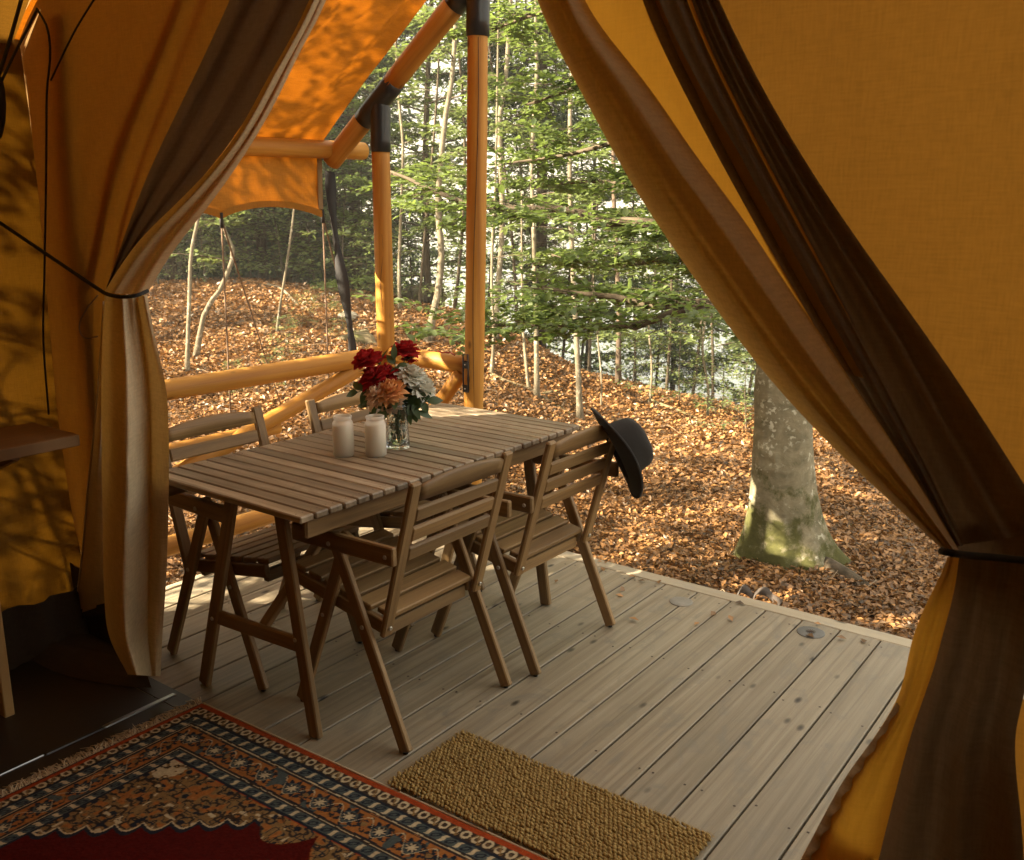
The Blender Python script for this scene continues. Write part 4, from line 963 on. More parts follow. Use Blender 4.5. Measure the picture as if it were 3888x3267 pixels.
rg = thing('oriental_rug', 'patterned oriental rug with dark red field and cream fringe', 'rug', (float(R0[0]+.8), float(R0[1]-.6), 0))
rug_patch('pile', 0, 1.45, 0, 1.05, .0026, rg); rug_patch('pile', 1.4526, RL, 0, 1.05, .012, rg); rug_patch('pile', 0, RL, 1.0526, RWD, .012, rg)
A = Acc(); nst = 900
for i in range(nst):
    b = RWD*i/nst+random.uniform(-.002, .002); p = R0+EY*b-EX*.001; L = random.uniform(.022, .050); an = random.gauss(0, .35)
    d1 = -EX*math.cos(an)+EY*math.sin(an); q = p+d1*L*.5+EY*random.gauss(0, .004); e = p+d1*L+EY*random.gauss(0, .007); hh = random.uniform(.002, .012)
    V, F = sweep([(p[0], p[1], .007), (q[0], q[1], .005+hh), (e[0], e[1], .003+hh*random.random())], [.0014, .0013, .0007], 4, False); A.add(V, F)
V, F = A.arr(); fr = wmesh('fringe', V, F, M['fringe'], rg); fr['kind'] = 'stuff'
sv = [tuple(np.r_[R0+EX*s-EY*.003, .003]) for s in np.linspace(0, RL, 30)]
tube('selvage', sv, .0035, M['fringe'], rg, 6)

# ------------------------------------------------------------------ doormat
mt = thing('coir_doormat', 'chunky woven coir doormat on the deck by the tent door', 'doormat', (-1.21, 1.72, 0))
mx0, mx1, my0, my1 = -1.612, -.805, 1.598, 1.925
t = NT('coir_fibre'); v = t.coord('Object', rand=False); f1 = t.noise(v, 260, 4, .7); isl = t.island()
cc = t.ramp(f1, [(.25, (.12, .075, .020)), (.5, (.36, .24, .085)), (.8, (.60, .44, .20))]); cc = t.mix(t.math('MULTIPLY', isl, .35), cc, (.20, .12, .035))
M['coir'] = t.surf(t.bsdf(cc, 0.95, t.bump(f1, 1.0, .003), Specular__IOR__Level=0.1))
plank('mat_base', (mx0+.008, (my0+my1)/2+.012, .005), (mx1-.008, (my0+my1)/2+.012, .005), my1-my0-.040, .008, M['coir'], mt)
A = Acc(); ny, nx = 29, 60
icos = bmesh.new(); bmesh.ops.create_icosphere(icos, subdivisions=1, radius=1.0); IV = np.array([tuple(v_.co) for v_ in icos.verts]); IF = [tuple(v_.index for v_ in f.verts) for f in icos.faces]; icos.free()
for i in range(ny):
    for j in range(nx):
        x = mx0+(j+.5+.5*(i % 2))/(nx+.5)*(mx1-mx0); y = my0+(i+.5)/ny*(my1-my0); an = math.radians(-32+random.gauss(0, 9))
        S = np.array([.0105, .0052, .0052])*random.uniform(.85, 1.15); Vv = IV*S*(1+rng.normal(0, .10, (len(IV), 1)))
        c_, s_ = math.cos(an), math.sin(an); Vv = np.c_[Vv[:, 0]*c_-Vv[:, 1]*s_, Vv[:, 0]*s_+Vv[:, 1]*c_, Vv[:, 2]]+[x+random.gauss(0, .001), y+random.gauss(0, .001), .0105+random.gauss(0, .0008)]
        if y > 1.572+.0392*(x+2.371): A.add(Vv, IF)
V, F = A.arr(); kn = wmesh('woven_knots', V, F, M['coir'], mt, True); kn['kind'] = 'stuff'
A = Acc()
for i in range(6000):
    e = random.random() < .35
    x, y = random.uniform(mx0, mx1), random.uniform(my0, my1)
    if e: 
        if random.random() < .6: y = my1-.003
        else: x = random.choice((mx0+.003, mx1-.003))
    a, L = random.uniform(0, 2*PI), random.uniform(.006, .018); z = random.uniform(.008, .016)
    A.add([(x, y, z), (x+.0006, y+.0006, z), (x+L*math.cos(a), y+L*math.sin(a), z+random.uniform(-.003, .006))], [(0, 1, 2)])
V, F = A.arr(); lf = wmesh('loose_fibres', V, F, M['coir'], mt); lf['kind'] = 'stuff'

# ------------------------------------------------------------------ tent floor strip, shelf, bench
fs = thing('floor_strip', 'thin metal floor strip on the dark groundsheet beside the rug', 'floor strip', (-2.49, 1.2, 0))
plank('metal_profile', (-2.492, 1.545, .004), (-2.490, 1.30, .004), .020, .006, M['silver'], fs); plank('metal_profile', (-2.490, 1.30, .004), (-2.490, 1.12, .004), .020, .006, M['black_metal'], fs)
plank('metal_rod', (-2.489, 1.12, .0035), (-2.489, .96, .0035), .005, .004, M['silver'], fs); plank('metal_profile', (-2.489, .96, .004), (-2.489, .5, .004), .020, .006, M['black_metal'], fs)
sh = thing('wall_shelf', 'brown wooden shelf against the left tent wall', 'shelf', (-3.05, 1.2, 0))
plank('shelf_board', (-3.06, 1.545, .780), (-3.06, .60, .780), .30, .038, M['shelf'], sh)
for y in (1.36, .68): plank('shelf_bracket', (-3.21, y, .66), (-2.97, y, .755), .03, .03, M['shelf'], sh, up=(1, 0, 0))
bn = thing('wooden_bench', 'pale wooden bench end at the left edge of the picture', 'bench', (-2.95, .9, 0))
plank('bench_leg', (-2.845, 1.165, 0), (-2.845, 1.165, .40), .030, .13, M['plywood'], bn, up=(1, 0, 0))
plank('bench_leg', (-2.845, .3, 0), (-2.845, .3, .40), .030, .13, M['plywood'], bn, up=(1, 0, 0))
plank('bench_rail', (-2.99, 1.14, .33), (-2.99, .28, .33), .26, .10, M['plywood'], bn)

# ------------------------------------------------------------------ grey strap coil beside the deck
sc0 = [onz(x, y, z_) for x, y, z_ in ((1512, 1222, -.34), (1518, 1207, -.31), (1532, 1212, -.33), (1545, 1225, -.36), (1556, 1212, -.32), (1572, 1214, -.33), (1586, 1228, -.36), (1600, 1240, -.36))]
sc0 = curve_pts([tuple(p) for p in sc0], 50); V = []
for i, p in enumerate(sc0):
    ax_ = np.array([.4*math.sin(i*.3), .5, 1.0]); ax_ /= np.linalg.norm(ax_); V += [p-ax_*.022, p+ax_*.022]
o = wmesh('webbing_coil', V, grid_faces(50, 2), plain('grey_webbing', (.07, .055, .045), .85, 0, (150, .4)), None, True)
m_ = o.modifiers.new('thick', 'SOLIDIFY'); m_.thickness = .004
tag(o, 'curled grey webbing strap in the leaves at the deck edge', 'strap')

# ------------------------------------------------------------------ leaves on the ground
def leaf_arrays(P, D, Nn, L, W, foldz=.18, hexa=False):
    D = D/np.linalg.norm(D, axis=1)[:, None]; S = np.cross(D, Nn); S /= np.linalg.norm(S, axis=1)[:, None]+1e-9; Nn = np.cross(S, D)
    L = np.asarray(L)[:, None]; W = np.asarray(W)[:, None]; n = len(P)
    if not hexa:
        V = np.stack([P, P+D*L*.48+S*W*.5+Nn*W*foldz, P+D*L, P+D*L*.48-S*W*.5+Nn*W*foldz], 1); base = np.arange(n)[:, None]*4
        F = np.concatenate([base+[0, 1, 2], base+[0, 2, 3]], 0)
    else:
        V = np.stack([P, P+D*L*.28+S*W*.45+Nn*W*foldz, P+D*L*.66+S*W*.42+Nn*W*foldz*.6, P+D*L-Nn*L*.10, P+D*L*.66-S*W*.42+Nn*W*foldz*.6, P+D*L*.28-S*W*.45+Nn*W*foldz], 1); base = np.arange(n)[:, None]*6
        F = np.concatenate([base+[0, 1, 2], base+[0, 2, 3], base+[0, 3, 4], base+[0, 4, 5]], 0)
    return V.reshape(-1, 3), F
def rnorm(n, tilt): 
    N = rng.normal(0, tilt, (n, 3)); N[:, 2] = 1; return N/np.linalg.norm(N, axis=1)[:, None]
def scatter(k0, k1, t0, t1, n):
    k = np.sqrt(rng.uniform(k0*k0, k1*k1, n)); t_ = rng.uniform(t0, t1, n); l = k*t_
    x = k*FH.x+l*RH.x; y = k*FH.y+l*RH.y; ok = ~((x > DX0-.06) & (x < DX1) & (y < YE+.10)); return x[ok], y[ok]
def litter(k0, k1, t0, t1, n, size, name):
    x, y = scatter(k0, k1, t0, t1, n); bare = (vnoise(x, y, 1.3, 11)+.5*vnoise(x, y, 4.1, 12)) > .30; keep = ~bare | (rng.random(len(x)) < .30); x, y = x[keep], y[keep]; n = len(x); z = terrain(x, y)+rng.uniform(.000, .035, n)**1.0
    a = rng.uniform(0, 2*PI, n); D = np.c_[np.cos(a), np.sin(a), rng.normal(0, .38, n)]; L = rng.uniform(.45, 1.45, n)*size
    V, F = leaf_arrays(np.c_[x, y, z], D, rnorm(n, .55), L, L*rng.uniform(.42, .68, n), .22)
    o = wmesh(name, V, F, M['dead_leaf']); o['kind'] = 'stuff'; o['label'] = 'brown beech leaves covering the forest floor'; return o
litter(2.2, 6.3, -.52, .50, 165000, .034, 'fallen_leaves'); litter(6.3, 9.5, -.50, .48, 140000, .042, 'fallen_leaves'); litter(9.5, 14.5, -.48, .30, 110000, .054, 'fallen_leaves')
n = 34; x = rng.uniform(-3.2, -.5, n); y = 3.36-np.abs(rng.normal(0, .22, n)); a = rng.uniform(0, 6.28, n); L = rng.uniform(.6, 1.1, n)*.042
V, F = leaf_arrays(np.c_[x, y, np.full(n, .006)], np.c_[np.cos(a), np.sin(a), rng.normal(0, .15, n)], rnorm(n, .3), L, L*.6, .22); o = wmesh('blown_leaves', V, F, M['dead_leaf']); o['kind'] = 'stuff'; o['label'] = 'few brown leaves blown onto the deck edge'
A = Acc()
for i in range(420):
    k_ = math.sqrt(random.uniform(3.6**2, 12**2)); l_ = k_*random.uniform(-.48, .46); x = k_*FH.x+l_*RH.x; y = k_*FH.y+l_*RH.y
    if x > DX0-.1 and y < YE+.15: continue
    z = tz(x, y)+.03; a = random.uniform(0, 6.28); L = random.uniform(.08, .38); b = a+random.gauss(0, .5); r_ = random.uniform(.0018, .0045)
    V, F = sweep([(x, y, z), (x+L*.5*math.cos(a), y+L*.5*math.sin(a), z+random.uniform(0, .04)), (x+L*.5*(math.cos(a)+math.cos(b)), y+L*.5*(math.sin(a)+math.sin(b)), z+random.uniform(-.01, .03))], [r_, r_*.8, r_*.4], 4, False); A.add(V, F)
V, F = A.arr(); o = wmesh('litter_twigs', V, F, M['bark_dead']); o['kind'] = 'stuff'; o['label'] = 'small twigs strewn over the fallen leaves'
# ------------------------------------------------------------------ tree generators
def joined(parts):
    A = Acc()
    for V, F in parts: A.add(V, F)
    return A.arr()
def deciduous(h, r, z0, nb, blen, nleaf, LL, seed, bend=.3, layered=.06, droop=-.05, n=7, updir=.25, hexa=False):
    g = np.random.default_rng(seed); ph = g.uniform(0, 6.3, 4)
    def tp(u): return np.array([bend*math.sin(u*2.2+ph[0])*u*h*.12, bend*math.sin(u*2.9+ph[1])*u*h*.12, u*h])
    T = np.array([tp(u) for u in np.linspace(0, 1, 16)]); R = r*(1-.85*np.linspace(0, 1, 16)); R[0] *= 1.35
    wood = [sweep(T, R, n)]; cent = []; dirs = []
    for b in range(nb):
        u = z0+(1-z0)*((b+g.random())/nb)**.9; o = tp(u); a = b*2.4+g.uniform(-.5, .5); L = blen*(1-.55*((u-z0)/(1-z0+1e-6))**1.5)*g.uniform(.55, 1.15)
        d = np.array([math.cos(a), math.sin(a), updir+g.normal(0, .12)]); sw = g.normal(0, .25)
        m = 8; B = [o+d*L*s+np.array([-d[1], d[0], 0])*sw*L*s*s+np.array([0, 0, droop*L*s*s*3]) for s in np.linspace(0, 1, m)]; B = np.array(B)
        wood.append(sweep(B, np.linspace(r*.28*(1-.5*u), .003, m), 4, False)); nt = max(3, int(L*5))
        for k in range(nt):
            s = .25+.75*(k+g.random())/nt; q = B[0]+(B[-1]-B[0])*s+(B[m//2]-(B[0]+B[-1])/2)*math.sin(PI*s)
            side = 1 if k % 2 else -1; td = d*.55+side*np.array([-d[1], d[0], 0])*.8; td[2] = g.normal(0, .10)-.05; tl = L*.38*(1.15-s)+.12
            tw = np.array([q, q+td*tl]); wood.append(sweep(tw, [.0035, .0015], 3, False)); cent.append(tw)
    per = max(3, nleaf//max(1, len(cent))); P = []; D = []
    for tw in cent:
        s = g.random(per); td = tw[1]-tw[0]; tl = np.linalg.norm(td); td = td/tl; sd = np.array([-td[1], td[0], 0]); sd /= np.linalg.norm(sd)+1e-9
        sg = g.choice([-1, 1], per)[:, None]; P.append(tw[0]+np.outer(s, td)*tl*1.15+sg*sd*g.uniform(0, .05, (per, 1))+g.normal(0, [.02, .02, layered*.5], (per, 3))); D.append(td*.6+sg*sd*.8+g.normal(0, .25, (per, 3)))
    P = np.concatenate(P); D = np.concatenate(D); n_ = len(P); N = g.normal(0, .38, (n_, 3)); N[:, 2] = 1; L = g.uniform(.7, 1.2, n_)*LL
    V, F = leaf_arrays(P, D, N, L, L*.62, .12, hexa); return joined(wood), (V, F)
def spruce(h, r, z0, seed, dens=1.0, dead=12, spread=.30):
    g = np.random.default_rng(seed); wood = [sweep([(0, 0, 0), (.02, 0, h*.5), (0, 0, h)], [r*1.1, r*.65, .01], 9)]; P = []; D = []; dry = [sweep([(0, 0, .1), (0, 0, .11)], [.001, .001], 3, False)]
    nwh = int((h*(1-z0))/.33*dens)
    for w in range(nwh):
        z = h*(z0+(1-z0)*w/nwh); L0 = spread*(h-z)*.62+.18
        for k in range(int(5+2*g.random())):
            a = g.uniform(0, 2*PI); L = L0*g.uniform(.7, 1.15); dz = -.28-.25*g.random(); s = np.linspace(0, 1, 6)
            B = np.c_[math.cos(a)*L*s, math.sin(a)*L*s, z+L*(dz*s+.30*s*s)]; wood.append(sweep(B, np.linspace(.013, .003, 6), 3, False))
            nt = int(L*16)
            for q in range(nt):
                u = .15+.85*(q+g.random())/nt; p = np.array([math.cos(a)*L*u, math.sin(a)*L*u, z+L*(dz*u+.30*u*u)]); sd = 1 if q % 2 else -1
                td = np.array([math.cos(a)*.6-sd*math.sin(a)*.8, math.sin(a)*.6+sd*math.cos(a)*.8, -.35-.3*g.random()]); tl = .30*L*(1.15-u)+.10; m = max(2, int(tl/.075))
                for e in range(m): P.append(p+td*tl*e/m); D.append(td+g.normal(0, .32, 3)); P.append(p+td*tl*(e+.5)/m); D.append(td*.5+g.normal(0, .5, 3))
    for k in range(dead):
        z = h*g.uniform(.04, z0+.12); a = g.uniform(0, 2*PI); L = g.uniform(.5, 1.5)*spread*3; s = np.linspace(0, 1, 6)
        B = np.c_[math.cos(a)*L*s, math.sin(a)*L*s, z+L*(-.25*s+.1*np.sin(s*4))]; wood.append(sweep(B, np.linspace(.012, .003, 6), 3, False))
        for q in range(int(L*9)):
            u = g.uniform(.2, 1); p = B[0]+(B[-1]-B[0])*u; td = g.normal(0, 1, 3); td[2] -= .5; td /= np.linalg.norm(td); wood.append(sweep([p, p+td*.18, p+td*.30+[0, 0, -.06]], [.004, .003, .0015], 3, False))
            dry.append(sweep([p, p+td*.16+g.normal(0, .03, 3), p+td*.30+[0, 0, -.08]], [.0045, .003, .0015], 3, False))
            for e in range(3): o2 = p+td*.3*g.random(); d2 = td*.5+g.normal(0, .7, 3); dry.append(sweep([o2, o2+d2*.12], [.0025, .001], 3, False))
    P = np.array(P); D = np.array(D); n_ = len(P); L = g.uniform(.10, .17, n_); V, F = leaf_arrays(P, D, g.normal(0, 1, (n_, 3)), L, L*.20, .3)
    return joined(wood), (V, F), joined(dry)
def tree_mesh(gen, bark, leafm):
    (WV, WF), (LV, LF) = gen[:2]; out = [mesh_np('trunk', WV, WF, M[bark], True), mesh_np('crown', LV, LF, M[leafm])]
    if len(gen) > 2: out.append(mesh_np('dead_twigs', gen[2][0], gen[2][1], M['dry_needle']))
    return out
SAP = [tree_mesh(deciduous(7.5, .026, .14, 30, 1.35, 4600, .08, s, .8), 'branch_bark', 'birch_leaf') for s in (1, 2, 3)]
MID = [tree_mesh(deciduous(10.5, .085, .06, 60, 2.6, 24000, .095, s, .4), 'branch_bark', 'beech_leaf') for s in (11, 12, 13)]
SPR = [tree_mesh(spruce(12, .085, z_, s, dn, dd, sp_), 'spruce_bark', 'needle') for s, z_, dn, dd, sp_ in ((21, .16, 1.1, 80, .30), (22, .03, 1.1, 40, .30), (23, .30, 1.0, 110, .26))]
SHR = [tree_mesh(deciduous(1.5, .012, .08, 20, .75, 900, .06, s, .6), 'branch_bark', 'birch_leaf') for s in (31, 32)]
def place_tree(kind, meshes, loc, label, cat, group, s=1.0, rz=None, sz=None, lean=(0, 0)):
    t_ = bpy.data.objects.new(kind, None); link(t_); rz = random.uniform(0, 6.28) if rz is None else rz
    t_.matrix_basis = Matrix.Translation(loc) @ Matrix.Rotation(lean[0], 4, 'X') @ Matrix.Rotation(lean[1], 4, 'Y') @ Matrix.Rotation(rz, 4, 'Z') @ Matrix.Diagonal((s, s, sz or s, 1)); tag(t_, label, cat, group)
    for nm, me in zip(('trunk', 'crown', 'dead_twigs'), meshes): o = link(bpy.data.objects.new(nm, me)); o.parent = t_
    return t_
def ptk(px, k):   # ground point in picture column px at distance k
    tt = (px-1050)*PXS/F_PX; x = k*FH.x+k*tt*RH.x; y = k*FH.y+k*tt*RH.y; return Vector((x, y, tz(x, y)-.05))

# ---- the big beech by the deck
bp = onterrain(1592, 1150); BT = (bp-CAM).dot(AF)
beech = thing('beech_tree', 'thick old beech with mossy root flare just beyond the deck', 'tree', (bp.x, bp.y, bp.z-.10))
rg_ = np.random.default_rng(5); na = 96; zs = np.r_[np.linspace(0, .9, 46), np.linspace(.95, 9, 60)]; V = []
rdirs = [(math.atan2(-AR.y, -AR.x)+.15, .36, .055), (math.atan2(AR.y, AR.x)-.25, .85, .075), (math.atan2(-AF.y, -AF.x)-.1, .26, .10), (math.atan2(AF.y, AF.x)+.5, .4, .08), (math.atan2(-AF.y, -AF.x)+.75, .22, .06), (math.atan2(AR.y, AR.x)-1.0, .30, .07)]
for z in zs:
    r_ = .150*(1-.045*z)+.055*math.exp(-z/.30)
    for j in range(na):
        a = 2*PI*j/na; rr = r_*(1+.03*math.sin(3*a+z*1.5)+.02*math.sin(5*a-z*3))
        for (ra_, ex, wd) in rdirs:
            da = (a-ra_+PI) % (2*PI)-PI; rr += ex*math.exp(-z/.13)*.42*math.exp(-(da/.26)**2)+ex*.14*math.exp(-z/.42)*math.exp(-(da/.5)**2)
        rr += .010*float(vnoise(a*6, z*4, 1, 2))*math.exp(-z/1.2)+.004*float(vnoise(a*20, z*14, 1, 3))
        for (ka, kz, kr) in ((4.4, 1.62, .05), (4.15, 1.05, .07), (4.6, .72, .05)):
            dd_ = math.hypot(((a-ka+PI) % (2*PI)-PI)*.15, z-kz); rr += .010*math.exp(-((dd_-kr)/.018)**2)
        V.append((rr*math.cos(a)+.012*math.sin(z*1.3)-AR.x*.040*z, rr*math.sin(a)-AR.y*.040*z, z))
put('trunk', mesh_np('trunk', V, grid_faces(len(zs), na, 0, True), M['beech_bark'], True), Matrix.Translation((bp.x, bp.y, bp.z-.10)), beech)
rt_ = [onterrain(1690, 1168)+Vector((0, 0, .02)), onterrain(1735, 1190)+Vector((0, 0, .022)), onterrain(1785, 1214)+Vector((0, 0, .008)), onterrain(1850, 1240)+Vector((0, 0, -.03))]
tube('root', curve_pts([tuple(p) for p in rt_], 12), np.linspace(.060, .010, 12), M['branch_bark'], beech)
def spray(curves, reach, per_m, LL, dens_end=1.0, g=rng, tw_r=.002, dz=.05):
    wood = []; P = []; D = []
    for cv, r0, r1 in curves:
        m = len(cv); wood.append(sweep(cv, np.linspace(r0, r1, m), 7)); L = np.linalg.norm(np.diff(cv, axis=0), axis=1).sum(); nt = int(L*per_m)
        for k in range(nt):
            u = g.uniform(.06, 1.0); i = min(m-2, int(u*(m-1))); q = cv[i]+(cv[i+1]-cv[i])*((u*(m-1))-i); tn = cv[i+1]-cv[i]; tn /= np.linalg.norm(tn)
            sd = np.cross(tn, [0, 0, 1]); sd /= np.linalg.norm(sd); sg = 1 if k % 2 else -1; td = tn*g.uniform(.3, .9)+sg*sd*g.uniform(.5, 1); td[2] = g.normal(.02, .13); td /= np.linalg.norm(td); tl = reach*g.uniform(.4, 1.1)
            mid = q+td*tl*.5+g.normal(0, .02, 3); end = q+td*tl+np.array([0, 0, -.05*tl]); wood.append(sweep([q, mid, end], [tw_r*1.6, tw_r, tw_r*.5], 3, False))
            nl = int(tl/LL*2.6); s = (np.arange(nl)+g.random(nl))/nl; s2 = np.where(np.arange(nl) % 2 == 0, 1, -1)[:, None]; sdd = np.array([-td[1], td[0], 0]); sdd /= np.linalg.norm(sdd)+1e-9
            P.append(q+np.outer(s, end-q)+g.normal(0, .01, (nl, 3))); D.append(td*.55+s2*sdd*.85+g.normal(0, .15, (nl, 3)))
            for _ in range(2):
                u2 = g.uniform(.3, .9); q2 = q+(end-q)*u2; t2 = td*.6+g.choice([-1, 1])*sdd*.8+np.array([0, 0, g.normal(0, .1)]); l2 = tl*.45; wood.append(sweep([q2, q2+t2*l2], [tw_r, tw_r*.5], 3, False)); nl = int(l2/LL*2.8)+2
                s = g.random(nl); P.append(q2+np.outer(s, t2)*l2+g.normal(0, .012, (nl, 3))); D.append(t2*.5+g.normal(0, .6, (nl, 3))*[1, 1, .3])
    P = np.concatenate(P); D = np.concatenate(D); n_ = len(P); N = g.normal(0, .33, (n_, 3)); N[:, 2] = 1; L = g.uniform(.7, 1.2, n_)*LL
    return joined(wood), leaf_arrays(P, D, N, L, L*.64, .12, True)
def pxc(pts, n=18): return curve_pts([tuple(dep(*p)) for p in pts], n)
BR = [([(1590, 600, 4.95), (1530, 615, 4.95), (1460, 621, 4.95), (1385, 622, 5.0), (1330, 628, 5.1), (1270, 610, 5.2), (1190, 602, 5.35), (1112, 590, 5.5)], .030, .010),
      ([(1560, 605, 4.9), (1470, 630, 4.85), (1400, 636, 4.85), (1330, 660, 4.9), (1250, 672, 5.0), (1150, 665, 5.15), (1050, 668, 5.3), (975, 660, 5.45)], .024, .006),
      ([(1600, 480, 5.0), (1480, 485, 5.1), (1370, 466, 5.2), (1300, 452, 5.3), (1240, 462, 5.4), (1170, 432, 5.6), (1080, 428, 5.8), (990, 424, 6.0), (920, 405, 6.2), (850, 372, 6.4), (800, 352, 6.6)], .034, .010),
      ([(1620, 200, 5.0), (1420, 240, 5.3), (1260, 292, 5.7), (1150, 320, 6.0), (1040, 335, 6.3)], .026, .007),
      ([(1600, 60, 5.2), (1380, 130, 5.6), (1220, 170, 6.0), (1080, 215, 6.4)], .026, .007), ([(1600, -120, 5.3), (1350, -40, 5.7), (1160, 10, 6.1), (1010, 60, 6.6)], .03, .008),
      ([(1600, 330, 5.1), (1440, 350, 5.5), (1330, 380, 5.9), (1210, 372, 6.3), (1090, 385, 6.8)], .022, .006), ([(1640, 540, 5.2), (1500, 540, 5.5), (1380, 530, 5.9), (1260, 545, 6.3), (1130, 525, 6.8)], .02, .005),
      ([(1620, -300, 5.5), (1350, -220, 6.0), (1120, -120, 6.6), (950, -40, 7.2)], .03, .008), ([(1640, 100, 5.5), (1500, 60, 6.0), (1330, 60, 6.6), (1180, 90, 7.2)], .022, .006)]
cvs = [(pxc(p), a, b) for p, a, b in BR]
(WV, WF), (LV, LF) = spray(cvs, .60, 19, .057)
wd = []
for cv, a, b in cvs: V, F = sweep(cv+rng.normal(0, .008, cv.shape), np.linspace(a, b, len(cv))*.62, 9); wmesh('branch', V, tris(F), M['branch_bark'], beech, True)
tw = wmesh('twigs', WV, WF, M['branch_bark'], beech, True); tw['kind'] = 'stuff'
lv = wmesh('foliage', LV, LF, M['beech_leaf'], beech); lv['kind'] = 'stuff'

# ---- slender trunks standing on the slope: traced stems with their own twigs
def stem_tree(base, pts, r0, r1, label, bark='pale_bark', name='sapling', nbr=9, blen=.8, LL=.07, leafm='birch_leaf', ztop=1.8, seed=0, kadd=0.0):
    p0 = onterrain(*base); k0 = (p0-CAM).dot(AF); ctrl = [p0-Vector((0, 0, .05))]+[dep(px, py, k0+dk+kadd) for px, py, dk in pts]
    d = (ctrl[-1]-ctrl[-2]).normalized(); ctrl.append(ctrl[-1]+Vector((d.x*.4, d.y*.4, 1))*ztop)
    cv = curve_pts([tuple(p) for p in ctrl], 26); t_ = thing(name, label, 'tree', tuple(p0), 0, 'slender trees on the leafy slope')
    V, F = sweep(cv, np.linspace(r0, r1, 26)*np.r_[1.5, 1.2, np.ones(24)], 9); wmesh('trunk', V, tris(F), M[bark], t_, True)
    g = np.random.default_rng(seed+100); br = []
    for k in range(nbr):
        u = .28+.7*(k+g.random())/nbr; q = cv[int(u*25)]; a = g.uniform(0, 2*PI); L = blen*g.uniform(.6, 1.2)*(1.25-u); dd_ = np.array([math.cos(a), math.sin(a), .22])
        br.append((np.array([q+dd_*L*s+np.array([0, 0, -.14*L*s*s]) for s in np.linspace(0, 1, 6)]), r1*.55, .002))
    if br:
        (WV, WF), (LV, LF) = spray(br, blen*.45, 7, LL, g=g, tw_r=.0016); a_ = wmesh('twigs', WV, WF, M['branch_bark'], t_, True); a_['kind'] = 'stuff'
        b_ = wmesh('crown', LV, LF, M[leafm], t_); b_['kind'] = 'stuff'
    return t_
stem_tree((383, 768), [(385, 700, 0), (388, 620, .1), (392, 520, .2), (410, 430, .3), (425, 330, .4)], .020, .010, 'thin pale trunk behind the rail nearest the left curtain', nbr=7, seed=1)
stem_tree((398, 738), [(420, 640, 0), (448, 600, .1), (478, 520, .2), (455, 460, .3), (440, 360, .4)], .026, .010, 'crooked pale trunk just right of the leftmost thin trunk', nbr=7, seed=2)
stem_tree((566, 690), [(572, 640, 0), (585, 560, 0), (598, 470, .1), (605, 400, .2), (610, 300, .3)], .014, .006, 'wispy pale sapling in the gap under the canopy', nbr=6, seed=3)
stem_tree((876, 706), [(884, 660, 0), (896, 610, .1), (905, 520, .2), (898, 410, .2), (912, 250, .3), (930, 120, .4)], .040, .018, 'pale trunk bent at its mossy foot between the two porch posts', nbr=9, seed=4)
stem_tree((1006, 776), [(1012, 690, 0), (1008, 590, .1), (1010, 480, .2), (1016, 360, .3)], .017, .008, 'thin pale trunk hugging the right side of the middle post', nbr=7, seed=5)
stem_tree((1101, 823), [(1100, 750, 0), (1098, 640, .1), (1094, 480, .2), (1090, 330, .3), (1100, 150, .4), (1098, 40, .5)], .024, .013, 'thin trunk with a leaning dead twin behind the table end', nbr=9, seed=6)
stem_tree((1086, 806), [(1078, 740, 0), (1072, 670, .1), (1070, 560, .2)], .018, .008, 'short grey stem leaning left beside the thin trunk behind the table', nbr=4, seed=7, ztop=.8)
stem_tree((1190, 868), [(1186, 780, 0), (1180, 660, .1), (1172, 500, .1), (1168, 330, .2), (1172, 150, .3), (1190, 40, .4)], .027, .014, 'straight pale trunk behind the hat at the table corner', nbr=9, seed=8)
stem_tree((1232, 838), [(1233, 780, 0), (1226, 700, .1), (1216, 560, .2)], .010, .005, 'twig thin stem left of the lone reddish trunk', nbr=3, seed=9, ztop=.7)
stem_tree((1141, 722), [(1140, 640, 0), (1138, 480, .2), (1134, 330, .3), (1130, 150, .5)], .050, .030, 'reddish brown trunk on the crest above the thin trunks', bark='spruce_bark', nbr=5, seed=10, ztop=4)
stem_tree((1268, 792), [(1268, 700, 0), (1268, 620, .1), (1262, 480, .2), (1258, 330, .3)], .030, .020, 'lone reddish trunk at the right end of the crest', bark='spruce_bark', nbr=5, seed=11, ztop=3)
stem_tree((820, 640), [(818, 560, 0), (822, 430, 0), (826, 300, .1), (815, 160, .2)], .022, .012, 'thin stem just right of the corner post', nbr=7, seed=12, ztop=3)
stem_tree((1014, 700), [(1020, 600, .3), (1030, 450, .5), (1024, 250, .6), (1040, 120, .7)], .035, .02, 'grey trunk on the crest behind the middle post', nbr=8, seed=13, ztop=3)
stem_tree((1330, 835), [(1336, 760, 0), (1330, 650, 0), (1345, 540, 0)], .012, .006, 'twig thin stem under the low beech branch', nbr=4, seed=14, ztop=1)
stem_tree((1450, 858), [(1452, 800, 0), (1440, 720, 0), (1446, 640, 0)], .014, .008, 'thin stem left of the big beech', nbr=5, seed=15, ztop=1.5)

